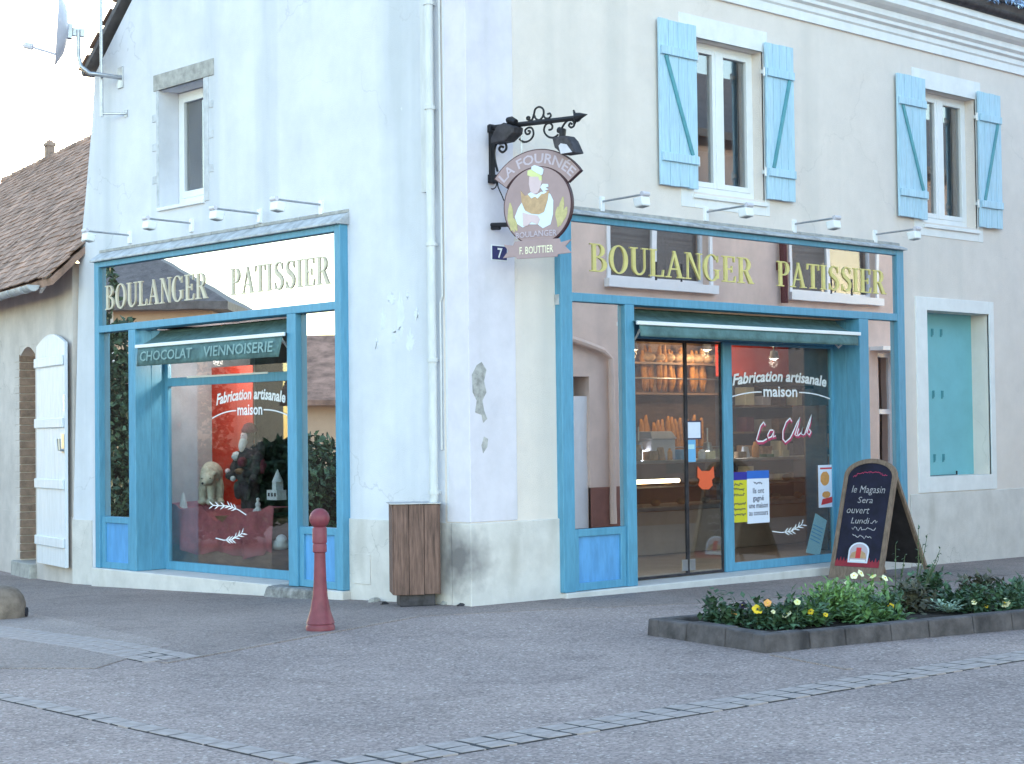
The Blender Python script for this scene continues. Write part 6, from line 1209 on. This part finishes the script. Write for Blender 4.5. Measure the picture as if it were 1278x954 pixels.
for a, b in (w1, w2):
    q = MB(FH); m_ = (a+b)/2; holed(q, a, b, zs, zw, -.2, -.14, [(a+.07, m_-.06, zs+.07, zw-.07), (m_+.06, b-.07, zs+.07, zw-.07)]); wo = q.build('window', M['pvc'], ph_)
    q = MB(FH); q.box(a+.05, b-.05, zs+.05, zw-.05, -.19, -.18); q.build('pane', M['glassplain'], wo)
    q = MB(FH); q.box(a, b, zs, zw, -.32, -.30); q.build('net_curtain', M['curtain'], wo)
    q = MB(FH); q.box(a-.15, b+.15, zs-.16, zs-.01, -.05, .12); q.build('sill', M['pvc'], wo)
    for u in (a-.10, b+.02): q = MB(FH); q.box(u, u+.08, zs-.005, zw, -.05, .03); q.build('jamb', M['pvc'], wo)
    for f_ in (.3, .55): q = MB(FH); q.tube([(a+(b-a)*f_, zs+.02, .02), (a+(b-a)*f_, zs+.35, .02)], .02, 6); q.build('bracket', M['rust'], wo)
q = MB(FH); q.box(dr[0], dr[1], -.5, dz-.35, -.12, -.06); q.build('door', M['pvc'], ph_); q = MB(FH); q.box(dr[0], dr[1], -.5, dz+.1, -.5, -.45); q.build('door_recess', M['dark'], ph_)
q = MB(FH); q.box(d2[0], d2[1], -.5, dz2, -.5, -.45); q.build('door_recess', M['dark'], ph_); q = MB(FH); holed(q, d2[0], d2[1], -.4, dz2, -.2, -.14, [(d2[0]+.08, d2[1]-.08, -.4, 1.9), (d2[0]+.08, d2[1]-.08, 2.0, dz2-.1)]); q.build('door_frame', M['pvc'], ph_)
q = MB(FH); u = mR(757, 500)[0]; z = mR(757, 442)[1]; q.tube([(mR(700, 425)[0], z+.25, .08), (u+.2, z+.05, .08), (u, z-.1, .08), (u, .0, .08)], .06, 8); q.build('downpipe', M['pinkwall'], ph_)
q = MB(FH); u = mR(969, 340)[0]; q.tube([(u, mR(969, 379)[1], .1), (u, 7.2, .1)], .075, 8); q.box(u-.11, u+.11, zs+.4, zs+.55, 0, .16); q.box(u-.11, u+.11, zs+1.3, zs+1.45, 0, .16); q.build('downpipe', M['maroon'], ph_)
q = MB(FH); q.box(mR(1130, 438)[0], mR(1083, 438)[0], dz2+.02, dz2+.10, 0, .35); q.build('door_canopy', M['pvc'], ph_)
q = MB((Vector((0, -D, 0)), Y, Z, X)); q.prism([(.4, 7.1), (.4, 7.25), (-3.8, 9.6), (-8.2, 7.25), (-8.2, 7.1), (-3.8, 9.45)], 3.8, 32.2); q.build('roof', M['slateroof'], ph_)
# across from the gable: mirrored space has x flipped
def mL(px, py, depth): d = ray(px, py); p = CAM+d*(depth/d.dot(_F)); return Vector((-p.x, p.y, p.z))
hc = mL(268, 378, 44); h0 = mL(60, 372, 44); ez = hc.z; dirH = (h0-hc); dirH.z = 0; Lh = 15; dirH.normalize(); nH = Vector((dirH.y, -dirH.x, 0))
if nH.dot(Vector((0, 4, 0))-hc) < 0: nH = -nH
FP = (Vector((hc.x, hc.y, 0)), dirH, Z, nH)
rd_ = mL(196, 322, 48).z
pe = thing('peach_house', (hc.x, hc.y, -.3), 'peach rendered house with hipped dark roof mirrored in the gable sign', 'house')
if dirH.cross(Z).dot(nH) < 0: FP = (Vector((hc.x, hc.y, 0))+dirH*Lh, -dirH, Z, nH)
q = MB(FP); q.box(0, Lh, -.8, ez, -9, 0); q.build('wall', M['peach'], pe)
q = MB(FP); o_ = .5; q.add([(-o_, ez, o_), (Lh+o_, ez, o_), (Lh+o_, ez, -9-o_), (-o_, ez, -9-o_), (4.5, rd_+1.4, -4.5), (Lh-4.5, rd_+1.4, -4.5), (-o_, ez-.2, o_), (Lh+o_, ez-.2, o_), (Lh+o_, ez-.2, -9-o_), (-o_, ez-.2, -9-o_)], [(0, 1, 5, 4), (1, 2, 5), (2, 3, 4, 5), (3, 0, 4), (6, 7, 1, 0), (7, 8, 2, 1), (8, 9, 3, 2), (9, 6, 0, 3), (9, 8, 7, 6)]); q.build('roof', M['slateroof'], pe)
for u in (3, 7, 11): q = MB(FP); q.box(u-.5, u+.5, 3.4, 4.8, .0, .03); wo = q.build('window', M['pvc'], pe); q = MB(FP); q.box(u-.42, u+.42, 3.5, 4.7, .031, .04); q.build('pane', M['dark'], wo)
hb = mL(372, 500, 38); h1 = mL(440, 500, 38); d_ = (h1-hb); d_.z = 0; d_.normalize(); n_ = Vector((d_.y, -d_.x, 0)); n_ = n_ if n_.dot(Vector((0, 4, 0))-hb) > 0 else -n_
lo_ = thing('low_house', (hb.x, hb.y, -.3), 'low warm-walled house with dark roof mirrored in the gable side pane', 'house'); FQ = (Vector((hb.x, hb.y, 0))-d_*.6, d_, Z, n_)
if d_.cross(Z).dot(n_) < 0: FQ = (Vector((hb.x, hb.y, 0))+d_*8, -d_, Z, n_)
ez2 = hb.z; rz2 = mL(400, 437, 40).z
q = MB(FQ); q.box(0, 8.6, -.8, ez2, -6, 0); q.build('wall', M['peach'], lo_)
q = MB(FQ); q.add([(-.3, ez2, .4), (8.9, ez2, .4), (8.9, rz2+.4, -3), (-.3, rz2+.4, -3), (-.3, ez2, -6.4), (8.9, ez2, -6.4), (-.3, ez2-.12, .4), (8.9, ez2-.12, .4)], [(0, 1, 2, 3), (3, 2, 5, 4), (6, 7, 1, 0), (0, 3, 4), (1, 5, 2)]); q.build('roof', M['tile'], lo_)
def hedge_tree(name, loc, rx, ry, rz, zc, n, label, cat, seed, trunk=True, group=None):
    t = thing(name, (loc.x, loc.y, -.25), label, cat, group); mb = MB(); r = random.Random(seed); cl = [rv(r)*r.uniform(.5, 1) for _ in range(26)]
    for i in range(n):
        b = r.choice(cl); d = b+rv(r)*.28; p = Vector((loc.x+d.x*rx, loc.y+d.y*ry, zc+d.z*rz))
        if p.z > -.2: leaf(mb, p, rv(r), rv(r), .16*r.uniform(.6, 1.3), .09)
    mb.build('crown', M['leafD'], t)
    if trunk:
        q = MB(); q.tube([(loc.x, loc.y, -.4), (loc.x+.1, loc.y, zc*.5), (loc.x, loc.y+.1, zc)], [.18, .13, .05], 8)
        for k_ in range(6): a = cl[k_]; q.tube([(loc.x+.05, loc.y, zc*.6), (loc.x+a.x*rx*.5, loc.y+a.y*ry*.5, zc+a.z*rz*.4), (loc.x+a.x*rx*.9, loc.y+a.y*ry*.9, zc+a.z*rz*.85)], [.07, .04, .015], 6)
        q.build('trunk', M['bark'], t, smooth=True)
a = mL(135, 540, 30); a.z = 0; hedge_tree('garden_tree', a, 1.5, 1.5, 2.2, 2.3, 9000, 'dark leafy tree mirrored in the pane beside the annex', 'tree', 1)
for i, px in enumerate((185, 255, 325, 400, 470)):
    a = mL(px, 600, 29); a.z = 0; hedge_tree('garden_shrub', a, 1.35, 1.1, .72, .60+.10*(i % 2), 5200, 'dark clipped shrub of the garden row mirrored in the gable glass', 'shrub', 30+i, False, 'shrubs mirrored in the gable glass')
